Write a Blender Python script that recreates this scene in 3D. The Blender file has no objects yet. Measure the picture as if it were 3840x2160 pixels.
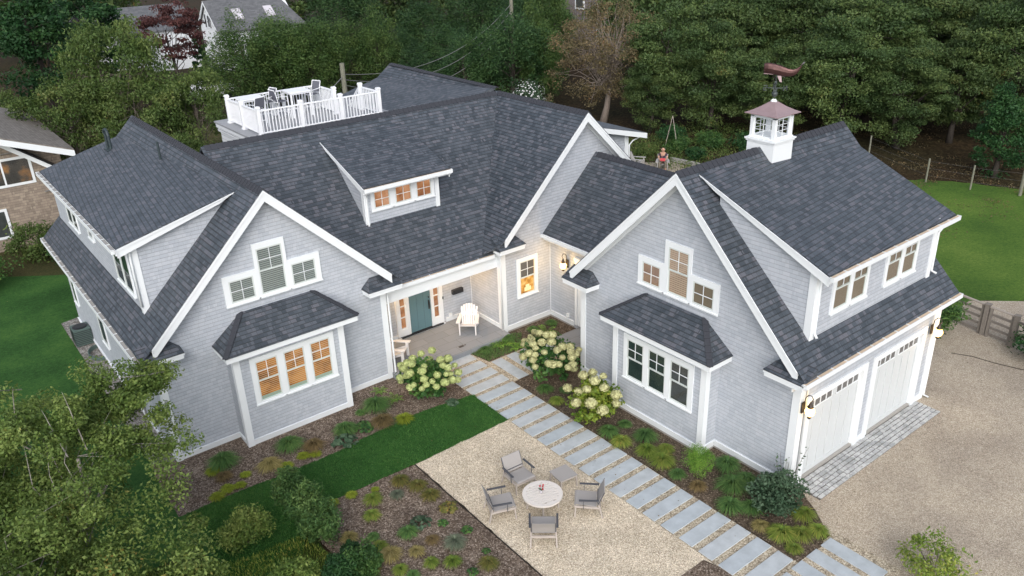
import bpy, bmesh, math, random
import numpy as np
from mathutils import Vector, Matrix
SC = bpy.context.scene
COL = SC.collection
rad = math.radians
random.seed(7)
RNG = np.random.default_rng(7)

# ------------------------------------------------------------------ camera, sky, sun, exposure
def set_camera():
    yaw, pitch, roll = 0.919991, 0.432058, -0.035873
    f = Vector((math.cos(yaw)*math.cos(pitch), math.sin(yaw)*math.cos(pitch), -math.sin(pitch)))
    r = f.cross(Vector((0, 0, 1))).normalized()
    u = r.cross(f)
    c, s = math.cos(roll), math.sin(roll)
    r2 = r*c + u*s
    u2 = u*c - r*s
    m = Matrix((r2, u2, -f)).transposed().to_4x4()
    m.translation = Vector((-11.0, -14.6, 14.64))
    cd = bpy.data.cameras.new('camera')
    cd.sensor_width = 36.0
    cd.lens = 3.082147*1000/3840*36.0
    cd.clip_end = 1500
    o = bpy.data.objects.new('camera', cd)
    COL.objects.link(o)
    o.matrix_world = m
    SC.camera = o
set_camera()
SUN_EL, SUN_AZ = 34.0, 232.0     # azimuth of the direction the light comes from, measured from +x towards +y
w = bpy.data.worlds.new('World'); SC.world = w; w.use_nodes = True
nt = w.node_tree; nt.nodes.clear()
sky = nt.nodes.new('ShaderNodeTexSky'); sky.sky_type = 'NISHITA'; sky.sun_disc = False
sky.sun_elevation = rad(SUN_EL); sky.sun_rotation = rad(90 - SUN_AZ); sky.air_density = 1.0; sky.dust_density = 4.0; sky.ozone_density = 3.0
hs = nt.nodes.new('ShaderNodeHueSaturation'); hs.inputs['Saturation'].default_value = 0.45
bgn = nt.nodes.new('ShaderNodeBackground'); bgn.inputs[1].default_value = 0.15
wo = nt.nodes.new('ShaderNodeOutputWorld')
nt.links.new(sky.outputs[0], hs.inputs['Color']); nt.links.new(hs.outputs[0], bgn.inputs[0]); nt.links.new(bgn.outputs[0], wo.inputs[0])
sd = bpy.data.lights.new('sun', 'SUN'); sd.energy = 0.5; sd.angle = rad(60); sd.color = (1.0, 0.95, 0.9)
so = bpy.data.objects.new('sun', sd); COL.objects.link(so)
sv = Vector((math.cos(rad(SUN_AZ))*math.cos(rad(SUN_EL)), math.sin(rad(SUN_AZ))*math.cos(rad(SUN_EL)), math.sin(rad(SUN_EL))))
so.rotation_euler = sv.to_track_quat('Z', 'Y').to_euler()
SC.view_settings.view_transform = 'Standard'; SC.view_settings.look = 'None'
SC.view_settings.exposure = 0.65; SC.view_settings.gamma = 1.0
SC.render.engine = 'CYCLES'
SC.cycles.max_bounces = 6; SC.cycles.diffuse_bounces = 3; SC.cycles.glossy_bounces = 3
SC.cycles.transparent_max_bounces = 12; SC.cycles.transmission_bounces = 4
SC.cycles.caustics_reflective = False; SC.cycles.caustics_refractive = False
SC.cycles.sample_clamp_indirect = 4.0

# ------------------------------------------------------------------ materials
class NT:
    def __init__(s, name):
        s.m = bpy.data.materials.new(name); s.m.use_nodes = True
        s.t = s.m.node_tree; s.t.nodes.clear()
        s.out = s.t.nodes.new('ShaderNodeOutputMaterial')
    def n(s, typ, **kw):
        nd = s.t.nodes.new(typ)
        for k, v in kw.items(): setattr(nd, k, v)
        return nd
    def l(s, a, b): s.t.links.new(a, b)
    def put(s, sock, v):
        if isinstance(v, bpy.types.NodeSocket): s.l(v, sock)
        elif v is not None:
            if isinstance(v, (tuple, list)) and len(v) == 3 and sock.type == 'RGBA': v = (*v, 1)
            sock.default_value = v
    def math(s, op, a, b=None, c=None, clamp=False):
        nd = s.n('ShaderNodeMath', operation=op, use_clamp=clamp)
        s.put(nd.inputs[0], a)
        if b is not None: s.put(nd.inputs[1], b)
        if c is not None: s.put(nd.inputs[2], c)
        return nd.outputs[0]
    def mix(s, fac, a, b, mode='MIX'):
        nd = s.n('ShaderNodeMix', data_type='RGBA', blend_type=mode)
        s.put(nd.inputs[0], fac); s.put(nd.inputs[6], a); s.put(nd.inputs[7], b)
        return nd.outputs[2]
    def ramp(s, fac, stops, interp='LINEAR'):
        nd = s.n('ShaderNodeValToRGB'); nd.color_ramp.interpolation = interp
        el = nd.color_ramp.elements
        while len(el) < len(stops): el.new(0.5)
        for e, (p, c) in zip(el, stops): e.position = p; e.color = (*c, 1)
        s.put(nd.inputs[0], fac)
        return nd.outputs[0]
    def noise(s, vec, scale, detail=3, rough=0.5, out=0):
        nd = s.n('ShaderNodeTexNoise'); nd.inputs['Scale'].default_value = scale
        nd.inputs['Detail'].default_value = detail; nd.inputs['Roughness'].default_value = rough
        if vec is not None: s.l(vec, nd.inputs['Vector'])
        return nd.outputs[out]
    def voro(s, vec, scale, feature='F1', out='Color', rnd=1.0):
        nd = s.n('ShaderNodeTexVoronoi', feature=feature); nd.inputs['Scale'].default_value = scale
        nd.inputs['Randomness'].default_value = rnd
        if vec is not None: s.l(vec, nd.inputs['Vector'])
        return nd.outputs[out]
    def white(s, x, y):
        cb = s.n('ShaderNodeCombineXYZ'); s.put(cb.inputs[0], x); s.put(cb.inputs[1], y)
        nd = s.n('ShaderNodeTexWhiteNoise', noise_dimensions='3D'); s.l(cb.outputs[0], nd.inputs['Vector'])
        return nd.outputs['Value']
    def pos(s): return s.n('ShaderNodeNewGeometry').outputs['Position']
    def uv(s):
        sp = s.n('ShaderNodeSeparateXYZ'); s.l(s.n('ShaderNodeTexCoord').outputs['UV'], sp.inputs[0])
        return sp.outputs[0], sp.outputs[1]
    def bump(s, h, strength=0.5, dist=0.02):
        b = s.n('ShaderNodeBump'); b.inputs['Strength'].default_value = strength; b.inputs['Distance'].default_value = dist
        s.l(h, b.inputs['Height']); return b.outputs[0]
    def bsdf(s, color, rough=0.7, spec=0.3, normal=None, metal=0.0, trans=None, emis=None, estr=0.0, sub=None):
        p = s.n('ShaderNodeBsdfPrincipled')
        s.put(p.inputs['Base Color'], color); s.put(p.inputs['Roughness'], rough)
        s.put(p.inputs['Specular IOR Level'], spec); s.put(p.inputs['Metallic'], metal)
        if normal is not None: s.l(normal, p.inputs['Normal'])
        if trans is not None: p.inputs['Transmission Weight'].default_value = trans
        if emis is not None: s.put(p.inputs['Emission Color'], emis); s.put(p.inputs['Emission Strength'], estr)
        s.l(p.outputs[0], s.out.inputs[0]); return p

def flat(name, col, rough=0.6, spec=0.3, metal=0.0, var=0.06, scale=8.0):
    t = NT(name); n = t.noise(t.pos(), scale, 4, 0.6)
    k = t.math('MULTIPLY_ADD', n, 2*var, 1-var)
    cb = t.n('ShaderNodeCombineXYZ')
    for i in range(3): t.put(cb.inputs[i], k)
    c = t.mix(1.0, col, cb.outputs[0], 'MULTIPLY')
    t.bsdf(c, rough, spec, metal=metal); return t.m

def emit(name, col, strength):
    t = NT(name); e = t.n('ShaderNodeEmission'); t.put(e.inputs[0], col); e.inputs[1].default_value = strength
    t.l(e.outputs[0], t.out.inputs[0]); return t.m

def coursed(name, rowh, colw, stops, shade_row, gap_col, shade_gap_dark, rough, bumpd, noise_amt, jitter=0.5, spec=0.3, tall=0.0):
    """courses of shingles in metric UV space"""
    t = NT(name); u, v = t.uv()
    vr = t.math('DIVIDE', v, rowh); row = t.math('FLOOR', vr); fv = t.math('FRACT', vr)
    off = t.math('MULTIPLY', t.white(row, 3.3), 7.7)
    uu = t.math('ADD', t.math('DIVIDE', u, colw), off)
    cell = t.math('FLOOR', uu)
    # shift the joints so that shingle widths vary
    j = t.math('MULTIPLY', t.math('SUBTRACT', t.white(cell, row), 0.5), jitter)
    uj = t.math('ADD', uu, j); col = t.math('FLOOR', uj); fu = t.math('FRACT', uj)
    rnd = t.white(col, t.math('ADD', row, 0.37))
    c = t.ramp(rnd, stops)
    big = t.noise(t.pos(), 0.35, 3); fine = t.noise(t.pos(), 60.0, 2, 0.7)
    k = t.math('ADD', t.math('MULTIPLY', t.math('SUBTRACT', big, 0.5), noise_amt*1.6), t.math('MULTIPLY', t.math('SUBTRACT', fine, 0.5), noise_amt*2))
    k = t.math('ADD', k, 1.0)
    g1 = t.math('LESS_THAN', fv, shade_row); g2 = t.math('LESS_THAN', fu, gap_col)  # course line paints the butt shadow into the colour; column line is a joint
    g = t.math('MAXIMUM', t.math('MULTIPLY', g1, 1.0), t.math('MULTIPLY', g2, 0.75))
    k = t.math('MULTIPLY', k, t.math('SUBTRACT', 1.0, t.math('MULTIPLY', g, shade_gap_dark)))
    cb = t.n('ShaderNodeCombineXYZ')
    for i in range(3): t.put(cb.inputs[i], k)
    c = t.mix(1.0, c, cb.outputs[0], 'MULTIPLY')
    h = t.math('SUBTRACT', t.math('SUBTRACT', 1.0, fv), t.math('MULTIPLY', g, 0.6))
    h = t.math('ADD', h, t.math('MULTIPLY', rnd, 0.3))
    t.bsdf(c, rough, spec, t.bump(h, 0.6, bumpd)); return t.m

M = {}
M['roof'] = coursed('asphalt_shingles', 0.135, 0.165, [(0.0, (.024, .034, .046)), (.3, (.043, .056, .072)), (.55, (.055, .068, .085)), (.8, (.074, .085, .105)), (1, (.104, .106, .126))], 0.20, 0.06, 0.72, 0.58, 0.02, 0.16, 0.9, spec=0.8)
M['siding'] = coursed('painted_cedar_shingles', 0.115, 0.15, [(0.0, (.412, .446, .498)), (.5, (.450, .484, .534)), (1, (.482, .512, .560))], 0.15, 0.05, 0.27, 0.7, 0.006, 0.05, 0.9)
M['tan_siding'] = coursed('weathered_cedar_shingles', 0.13, 0.15, [(0.0, (0.221, 0.182, 0.150)), (.5, (0.286, 0.234, 0.189)), (1, (0.351, 0.293, 0.234))], 0.12, 0.06, 0.35, 0.8, 0.01, 0.1, 0.9)
M['white_siding'] = coursed('white_clapboard', 0.16, 3.0, [(0.0, (.70, .73, .76)), (1, (.75, .78, .81))], 0.1, 0.0, 0.35, 0.6, 0.01, 0.03, 0.2)
M['grey_roof'] = coursed('grey_shingles', 0.15, 0.3, [(0.0, (.10, .105, .115)), (1, (.15, .155, .165))], 0.14, 0.04, 0.3, 0.8, 0.01, 0.12, 0.9)
M['brown_roof'] = coursed('brown_grey_shingles', 0.15, 0.3, [(0.0, (0.162, 0.146, 0.128)), (1, (0.230, 0.209, 0.189))], 0.14, 0.04, 0.3, 0.8, 0.01, 0.12, 0.9)
M['white'] = flat('white_trim_paint', (.76, .795, .82), 0.45, 0.4, var=0.03, scale=3)
M['white_pvc'] = flat('white_rail', (.80, .82, .85), 0.4, 0.4, var=0.02, scale=3)
M['gutter_in'] = flat('tan_gutter_guard', (.60, .47, .34), 0.6, 0.3, var=0.25, scale=6)
M['door_teal'] = flat('teal_door_paint', (.11, .20, .23), 0.4, 0.4, var=0.05)
M['black'] = flat('black_metal', (.015, .016, .02), 0.4, 0.5)
M['bronze'] = flat('dark_bronze', (.05, .04, .035), 0.4, 0.5, 0.6)
M['concrete'] = flat('concrete', (.34, .33, .31), 0.85, 0.2, var=0.12, scale=5)
M['copper'] = flat('weathered_copper', (.33, .24, .25), 0.42, 0.5, 0.25, var=0.2, scale=5)
M['copper_dark'] = flat('aged_copper', (.085, .042, .040), 0.35, 0.5, 0.6, var=0.4, scale=6)
M['verdigris'] = flat('verdigris_metal', (.085, .10, .10), 0.5, 0.4, 0.5, var=0.3, scale=20)
M['pipe'] = flat('dark_vent_pipe', (.03, .045, .05), 0.5, 0.4)
M['deckboard'] = flat('grey_deck_boards', (.30, .31, .33), 0.7, 0.3, var=0.12, scale=4)
M['sling'] = flat('taupe_sling_fabric', (.33, .315, .305), 0.85, 0.1, var=0.08, scale=40)
M['taupe'] = flat('taupe_powder_coat', (.40, .36, .33), 0.5, 0.3, var=0.05)
M['charcoal'] = flat('charcoal_metal', (.075, .078, .09), 0.5, 0.3)
M['table_top'] = flat('pale_table_slats', (.66, .62, .58), 0.55, 0.3, var=0.05)
M['grey_sling'] = flat('grey_mesh_fabric', (.12, .125, .15), 0.8, 0.1)
M['wood_post'] = flat('weathered_wood', (.20, .18, .16), 0.85, 0.15, var=0.35, scale=12)
M['pole_wood'] = flat('grey_pole_wood', (.19, .19, .15), 0.85, 0.15, var=0.3, scale=9)
M['bark'] = flat('grey_bark', (.15, .13, .11), 0.9, 0.1, var=0.45, scale=14)
M['bark_dark'] = flat('dark_bark', (.055, .048, .042), 0.9, 0.1, var=0.4, scale=14)
M['bark_pale'] = flat('pale_bark', (.26, .22, .19), 0.9, 0.1, var=0.35, scale=10)
M['wire'] = flat('grey_wire', (.22, .22, .22), 0.7, 0.2)
M['adirondack'] = flat('white_painted_wood', (.74, .73, .73), 0.5, 0.3, var=0.04)
M['terracotta'] = flat('red_plastic', (.45, .02, .03), 0.4, 0.4)

def slab_mat():
    t = NT('bluestone'); p = t.pos()
    oi = t.n('ShaderNodeObjectInfo').outputs['Random']
    c = t.ramp(oi, [(0, (.385, .43, .465)), (.5, (.405, .445, .475)), (1, (.43, .46, .48))])
    n = t.noise(p, 3.0, 5, .6); f = t.noise(p, 70.0, 2, .7)
    k = t.math('ADD', t.math('MULTIPLY', n, .62), t.math('MULTIPLY_ADD', f, .3, .54))
    cb = t.n('ShaderNodeCombineXYZ'); [t.put(cb.inputs[i], k) for i in range(3)]
    sp = t.n('ShaderNodeTexVoronoi', feature='F1'); sp.inputs['Scale'].default_value = 2.2; t.l(p, sp.inputs['Vector'])
    st = t.math('SMOOTH_MIN', t.math('MULTIPLY_ADD', sp.outputs['Distance'], 9.0, .72), 1.0, .1)
    cb2 = t.n('ShaderNodeCombineXYZ'); [t.put(cb2.inputs[i], st) for i in range(3)]
    t.bsdf(t.mix(1, t.mix(1, c, cb.outputs[0], 'MULTIPLY'), cb2.outputs[0], 'MULTIPLY'), .75, .3, t.bump(f, .2, .005)); return t.m
M['slab'] = slab_mat()

def porch_mat():
    t = NT('grey_porch_pavers'); p = t.pos()
    b = t.n('ShaderNodeTexBrick'); b.offset = .37; b.inputs['Scale'].default_value = 1.0
    b.inputs['Brick Width'].default_value = .9; b.inputs['Row Height'].default_value = .45; b.inputs['Mortar Size'].default_value = .006
    b.inputs['Color1'].default_value = (.22, .235, .255, 1); b.inputs['Color2'].default_value = (.26, .275, .295, 1); b.inputs['Mortar'].default_value = (.10, .10, .10, 1)
    t.l(p, b.inputs['Vector']); n = t.noise(p, 40, 3)
    c = t.mix(.25, b.outputs[0], t.ramp(n, [(.3, (.16, .17, .185)), (.7, (.32, .33, .345))]))
    t.bsdf(c, .8, .3); return t.m
M['porch'] = porch_mat()

def gravel(name, cols, base_noise, sc=34.0, tint=((.8, .8, .8), (1.1, 1.1, 1.1))):
    t = NT(name); p = t.pos()
    v = t.voro(p, sc); sp = t.n('ShaderNodeSeparateColor'); t.l(v, sp.inputs[0])
    c = t.ramp(sp.outputs[0], cols)
    d = t.voro(p, sc, out='Distance'); v2 = t.voro(p, sc*.37); sp2 = t.n('ShaderNodeSeparateColor'); t.l(v2, sp2.inputs[0])
    c = t.mix(.25, c, t.ramp(sp2.outputs[1], cols))
    n = t.noise(p, base_noise, 5, .6)
    tn = t.ramp(n, [(.28, tint[0]), (.62, tint[1])])
    c = t.mix(1, c, tn, 'MULTIPLY')
    gapn = t.ramp(d, [(.35, (1, 1, 1)), (.75, (.55, .53, .5))])
    c = t.mix(1, c, gapn, 'MULTIPLY')
    t.bsdf(c, .9, .15, t.bump(t.math('SUBTRACT', 1.0, d), .7, .012)); return t.m
M['pea'] = gravel('pea_gravel', [(0, (0.343, 0.277, 0.217)), (.3, (0.554, 0.475, 0.370)), (.6, (0.686, 0.594, 0.461)), (.85, (0.844, 0.752, 0.601)), (1, (1.055, 0.990, 0.844))], 1.1, 55, ((.90, .90, .88), (1.18, 1.18, 1.18)))
M['drive'] = gravel('crushed_stone_drive', [(0, (0.251, 0.210, 0.169)), (.35, (0.400, 0.348, 0.283)), (.7, (0.479, 0.426, 0.350)), (1, (0.663, 0.624, 0.543))], .38, 62, ((.86, .84, .84), (1.24, 1.22, 1.18)))
M['path_gravel'] = gravel('tan_path_gravel', [(0, (0.250, 0.208, 0.156)), (.4, (0.450, 0.390, 0.299)), (.8, (0.600, 0.533, 0.416)), (1, (0.775, 0.728, 0.598))], 1.5, 30)
M['side_stone'] = gravel('grey_side_stone', [(0, (.15, .14, .13)), (.5, (.26, .25, .24)), (1, (.42, .41, .39))], 1.5, 18)
M['mulch'] = gravel('brown_mulch', [(0, (0.071, 0.052, 0.041)), (.4, (0.165, 0.129, 0.102)), (.75, (0.251, 0.207, 0.171)), (1, (0.470, 0.414, 0.359))], .9, 30, ((.62, .60, .6), (1.12, 1.08, 1.04)))
M['dark_mulch'] = gravel('dark_mulch', [(0, (0.044, 0.035, 0.024)), (.5, (0.113, 0.086, 0.063)), (.9, (0.180, 0.140, 0.105)), (1, (0.374, 0.312, 0.239))], .9, 30)
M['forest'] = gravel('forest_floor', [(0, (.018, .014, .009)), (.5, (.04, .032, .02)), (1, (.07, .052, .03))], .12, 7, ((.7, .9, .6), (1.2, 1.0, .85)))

def lawn_mat(name, a, b, c2, big=.5):
    t = NT(name); p = t.pos()
    n1 = t.noise(p, big, 4, .6); n2 = t.noise(p, 38, 3, .75); n3 = t.noise(p, 7.0, 5, .8)
    k = t.math('ADD', t.math('MULTIPLY', n1, .40), t.math('ADD', t.math('MULTIPLY', n2, .40), t.math('MULTIPLY', n3, .40)))
    c = t.ramp(k, [(.50, a), (.60, b), (.70, c2)])
    v = t.voro(p, 1.3, out='Distance'); sp = t.ramp(v, [(.02, (.30, .24, .10)), (.035, (0, 0, 0))])
    c = t.mix(1.0, c, sp, 'ADD')
    t.bsdf(c, .9, .15, t.bump(t.math('ADD', n2, n3), .9, .06)); return t.m
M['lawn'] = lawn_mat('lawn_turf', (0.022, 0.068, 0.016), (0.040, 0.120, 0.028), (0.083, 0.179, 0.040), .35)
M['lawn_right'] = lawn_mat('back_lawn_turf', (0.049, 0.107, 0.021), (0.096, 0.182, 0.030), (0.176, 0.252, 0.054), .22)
M['rough'] = lawn_mat('rough_grass', (.018, .045, .010), (.045, .080, .018), (.09, .10, .035), .8)
M['meadow'] = lawn_mat('rough_meadow', (.03, .04, .014), (.07, .07, .028), (.13, .11, .05), .12)

def leafmat(name, dark, mid, light, extra=None, rough=.55, obj=.25):
    """leaf colour varies leaf by leaf (attribute 'tone') and plant by plant"""
    t = NT(name)
    a = t.n('ShaderNodeAttribute', attribute_name='tone').outputs['Fac']
    n = t.noise(t.pos(), .9, 2, .5)
    k = t.math('ADD', t.math('MULTIPLY', a, .75), t.math('MULTIPLY_ADD', n, .6, -.17))
    st = [(0, dark), (.45, mid), (.85, light)] + ([(1.0, extra)] if extra else [])
    c = t.ramp(k, st)
    oi = t.n('ShaderNodeObjectInfo').outputs['Random']
    kk = t.math('MULTIPLY_ADD', oi, obj, 1-obj/2)
    cb = t.n('ShaderNodeCombineXYZ'); [t.put(cb.inputs[i], kk) for i in range(3)]
    c = t.mix(1, c, cb.outputs[0], 'MULTIPLY')
    p = t.bsdf(c, rough, .25)
    tr = t.n('ShaderNodeBsdfTranslucent'); t.l(c, tr.inputs[0])
    ms = t.n('ShaderNodeMixShader'); ms.inputs[0].default_value = .25
    t.l(p.outputs[0], ms.inputs[1]); t.l(tr.outputs[0], ms.inputs[2]); t.l(ms.outputs[0], t.out.inputs[0])
    return t.m
L = {}
L['near'] = leafmat('dogwood_leaves', (0.049, 0.092, 0.019), (0.118, 0.184, 0.041), (0.220, 0.284, 0.076), (0.411, 0.232, 0.051))
L['yellowgreen'] = leafmat('yellow_green_leaves', (0.030, 0.062, 0.015), (0.075, 0.123, 0.031), (0.151, 0.196, 0.058), (0.221, 0.123, 0.058))
L['cedar'] = leafmat('cedar_foliage', (0.022, 0.054, 0.016), (0.053, 0.105, 0.028), (0.112, 0.168, 0.046))
L['darkcedar'] = leafmat('dark_cedar_foliage', (0.013, 0.036, 0.014), (0.030, 0.074, 0.025), (0.070, 0.130, 0.040))
L['oak'] = leafmat('woodland_leaves', (0.025, 0.053, 0.019), (0.060, 0.104, 0.034), (0.129, 0.177, 0.054), (0.242, 0.143, 0.045))
L['deep'] = leafmat('deep_green_leaves', (0.011, 0.037, 0.015), (0.025, 0.079, 0.025), (0.055, 0.130, 0.038))
L['maple'] = leafmat('turning_maple_leaves', (.075, .062, .032), (.125, .105, .055), (.20, .145, .075), (.34, .13, .06))
L['plum'] = leafmat('dark_red_leaves', (0.024, 0.012, 0.012), (0.066, 0.026, 0.026), (0.138, 0.060, 0.054))
L['shrub'] = leafmat('shrub_leaves', (0.020, 0.060, 0.018), (0.051, 0.120, 0.032), (0.122, 0.209, 0.051))
L['blueshrub'] = leafmat('blue_green_leaves', (0.022, 0.053, 0.027), (0.057, 0.106, 0.059), (0.121, 0.184, 0.113))
L['bright'] = leafmat('bright_leaves', (0.057, 0.121, 0.013), (0.138, 0.220, 0.028), (0.299, 0.341, 0.055), (0.517, 0.396, 0.066))
L['hyd'] = leafmat('hydrangea_leaves', (0.019, 0.065, 0.019), (0.046, 0.124, 0.033), (0.111, 0.215, 0.052))
L['hydflower'] = leafmat('lime_flower', (0.360, 0.425, 0.170), (0.504, 0.575, 0.240), (0.672, 0.725, 0.340), rough=.8, obj=.1)
L['hydcream'] = leafmat('cream_flower', (0.366, 0.338, 0.187), (0.512, 0.512, 0.264), (0.671, 0.675, 0.374), rough=.8, obj=.1)
L['white_flower'] = leafmat('white_blossom', (.5, .52, .5), (.65, .66, .66), (.8, .8, .8))
L['to'] = leafmat('tuft_green', (0.076, 0.148, 0.022), (0.162, 0.248, 0.040), (0.342, 0.377, 0.083), (0.569, 0.397, 0.109))
L['tb'] = leafmat('tuft_bronze', (0.070, 0.091, 0.025), (0.140, 0.154, 0.039), (0.294, 0.238, 0.070), (0.476, 0.252, 0.084))
L['ty'] = leafmat('tuft_yellow', (0.117, 0.169, 0.016), (0.221, 0.286, 0.026), (0.390, 0.442, 0.052))
L['tt'] = leafmat('tuft_tan', (0.162, 0.142, 0.047), (0.297, 0.257, 0.095), (0.486, 0.405, 0.176))
L['td'] = leafmat('tuft_dark', (0.036, 0.096, 0.029), (0.084, 0.180, 0.051), (0.180, 0.300, 0.085))
L['tr'] = leafmat('tuft_brown', (0.090, 0.075, 0.033), (0.180, 0.135, 0.060), (0.315, 0.225, 0.105))
L['tg'] = leafmat('tuft_blue', (0.065, 0.091, 0.058), (0.130, 0.169, 0.111), (0.234, 0.260, 0.182))
L['fern'] = leafmat('fern_fronds', (0.060, 0.165, 0.021), (0.135, 0.285, 0.039), (0.255, 0.420, 0.068))
L['grass'] = leafmat('grass_blades', (0.019, 0.083, 0.018), (0.042, 0.150, 0.031), (0.096, 0.227, 0.050))

def glass():
    t = NT('window_glass')
    g = t.n('ShaderNodeNewGeometry'); dp = t.n('ShaderNodeVectorMath', operation='DOT_PRODUCT'); t.l(g.outputs['Normal'], dp.inputs[0]); t.l(g.outputs['Incoming'], dp.inputs[1])
    fr = t.math('MULTIPLY_ADD', t.math('POWER', t.math('SUBTRACT', 1.0, t.math('ABSOLUTE', dp.outputs['Value'])), 5.0), .9, .06)
    tr = t.n('ShaderNodeBsdfTransparent'); gl = t.n('ShaderNodeBsdfGlossy'); gl.inputs['Roughness'].default_value = .03
    tr.inputs[0].default_value = (.92, .95, .94, 1)
    ms = t.n('ShaderNodeMixShader'); t.l(fr, ms.inputs[0])
    t.l(tr.outputs[0], ms.inputs[1]); t.l(gl.outputs[0], ms.inputs[2]); t.l(ms.outputs[0], t.out.inputs[0]); return t.m
M['glass'] = glass()
M_LAMP = emit('lit_lampshade', (1.0, .70, .34), 1.1)
def roomlit(name, c1, c2, c3, strength, sc=1.6):
    """the lit room seen through the glass: walls, lamps and furniture as soft shapes"""
    t = NT(name); n = t.noise(t.pos(), sc, 3, .5)
    c = t.ramp(n, [(.32, c1), (.5, c2), (.7, c3)])
    e = t.n('ShaderNodeEmission'); t.l(c, e.inputs[0]); e.inputs[1].default_value = strength
    t.l(e.outputs[0], t.out.inputs[0]); return t.m
M['lit_orange'] = roomlit('lit_room_amber', (.17, .06, .010), (.44, .175, .035), (.60, .27, .07), .80, 2.4)
M['lit_wood'] = roomlit('lit_wood_ceiling', (.22, .08, .035), (.42, .19, .09), (.55, .29, .17), .8, 2.2)
M['lit_blind'] = roomlit('lit_pink_blind', (.36, .23, .17), (.48, .31, .22), (.60, .41, .30), .55, 1.5)
M['lit_room'] = roomlit('lit_room_yellow', (.30, .11, .015), (.70, .32, .06), (.95, .62, .24), .95, 4)
M['shade'] = flat('tan_roller_shade', (.23, .18, .135), .9, .1, var=.1)
M['grey_shade'] = flat('grey_screen', (.13, .12, .115), .9, .1, var=.1)
M['blind'] = flat('pale_blind_slat', (.30, .33, .32), .7, .2)
M['blind_warm'] = flat('roomlit_blind_slat', (.50, .38, .29), .7, .2)  # slats of lit windows only: warm room light is put into their colour
M['dark_room_reflection'] = flat('dark_interior_reflection', (.022, .040, .038), .8, .2, var=.6, scale=3)  # greenish reflection of the panes is mixed into this dark room colour
M['mid_room'] = flat('dim_interior', (.06, .065, .065), .8, .2, var=.6, scale=3)
M['sash'] = flat('sash_paint', (.60, .645, .63), .5, .3, var=.03)
M['garage_glass'] = flat('garage_light', (.14, .14, .14), .25, .5, var=.3, scale=5)
M['skylight'] = flat('skylight_glass', (.55, .53, .58), .2, .5, var=.2, scale=1.5)

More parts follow.
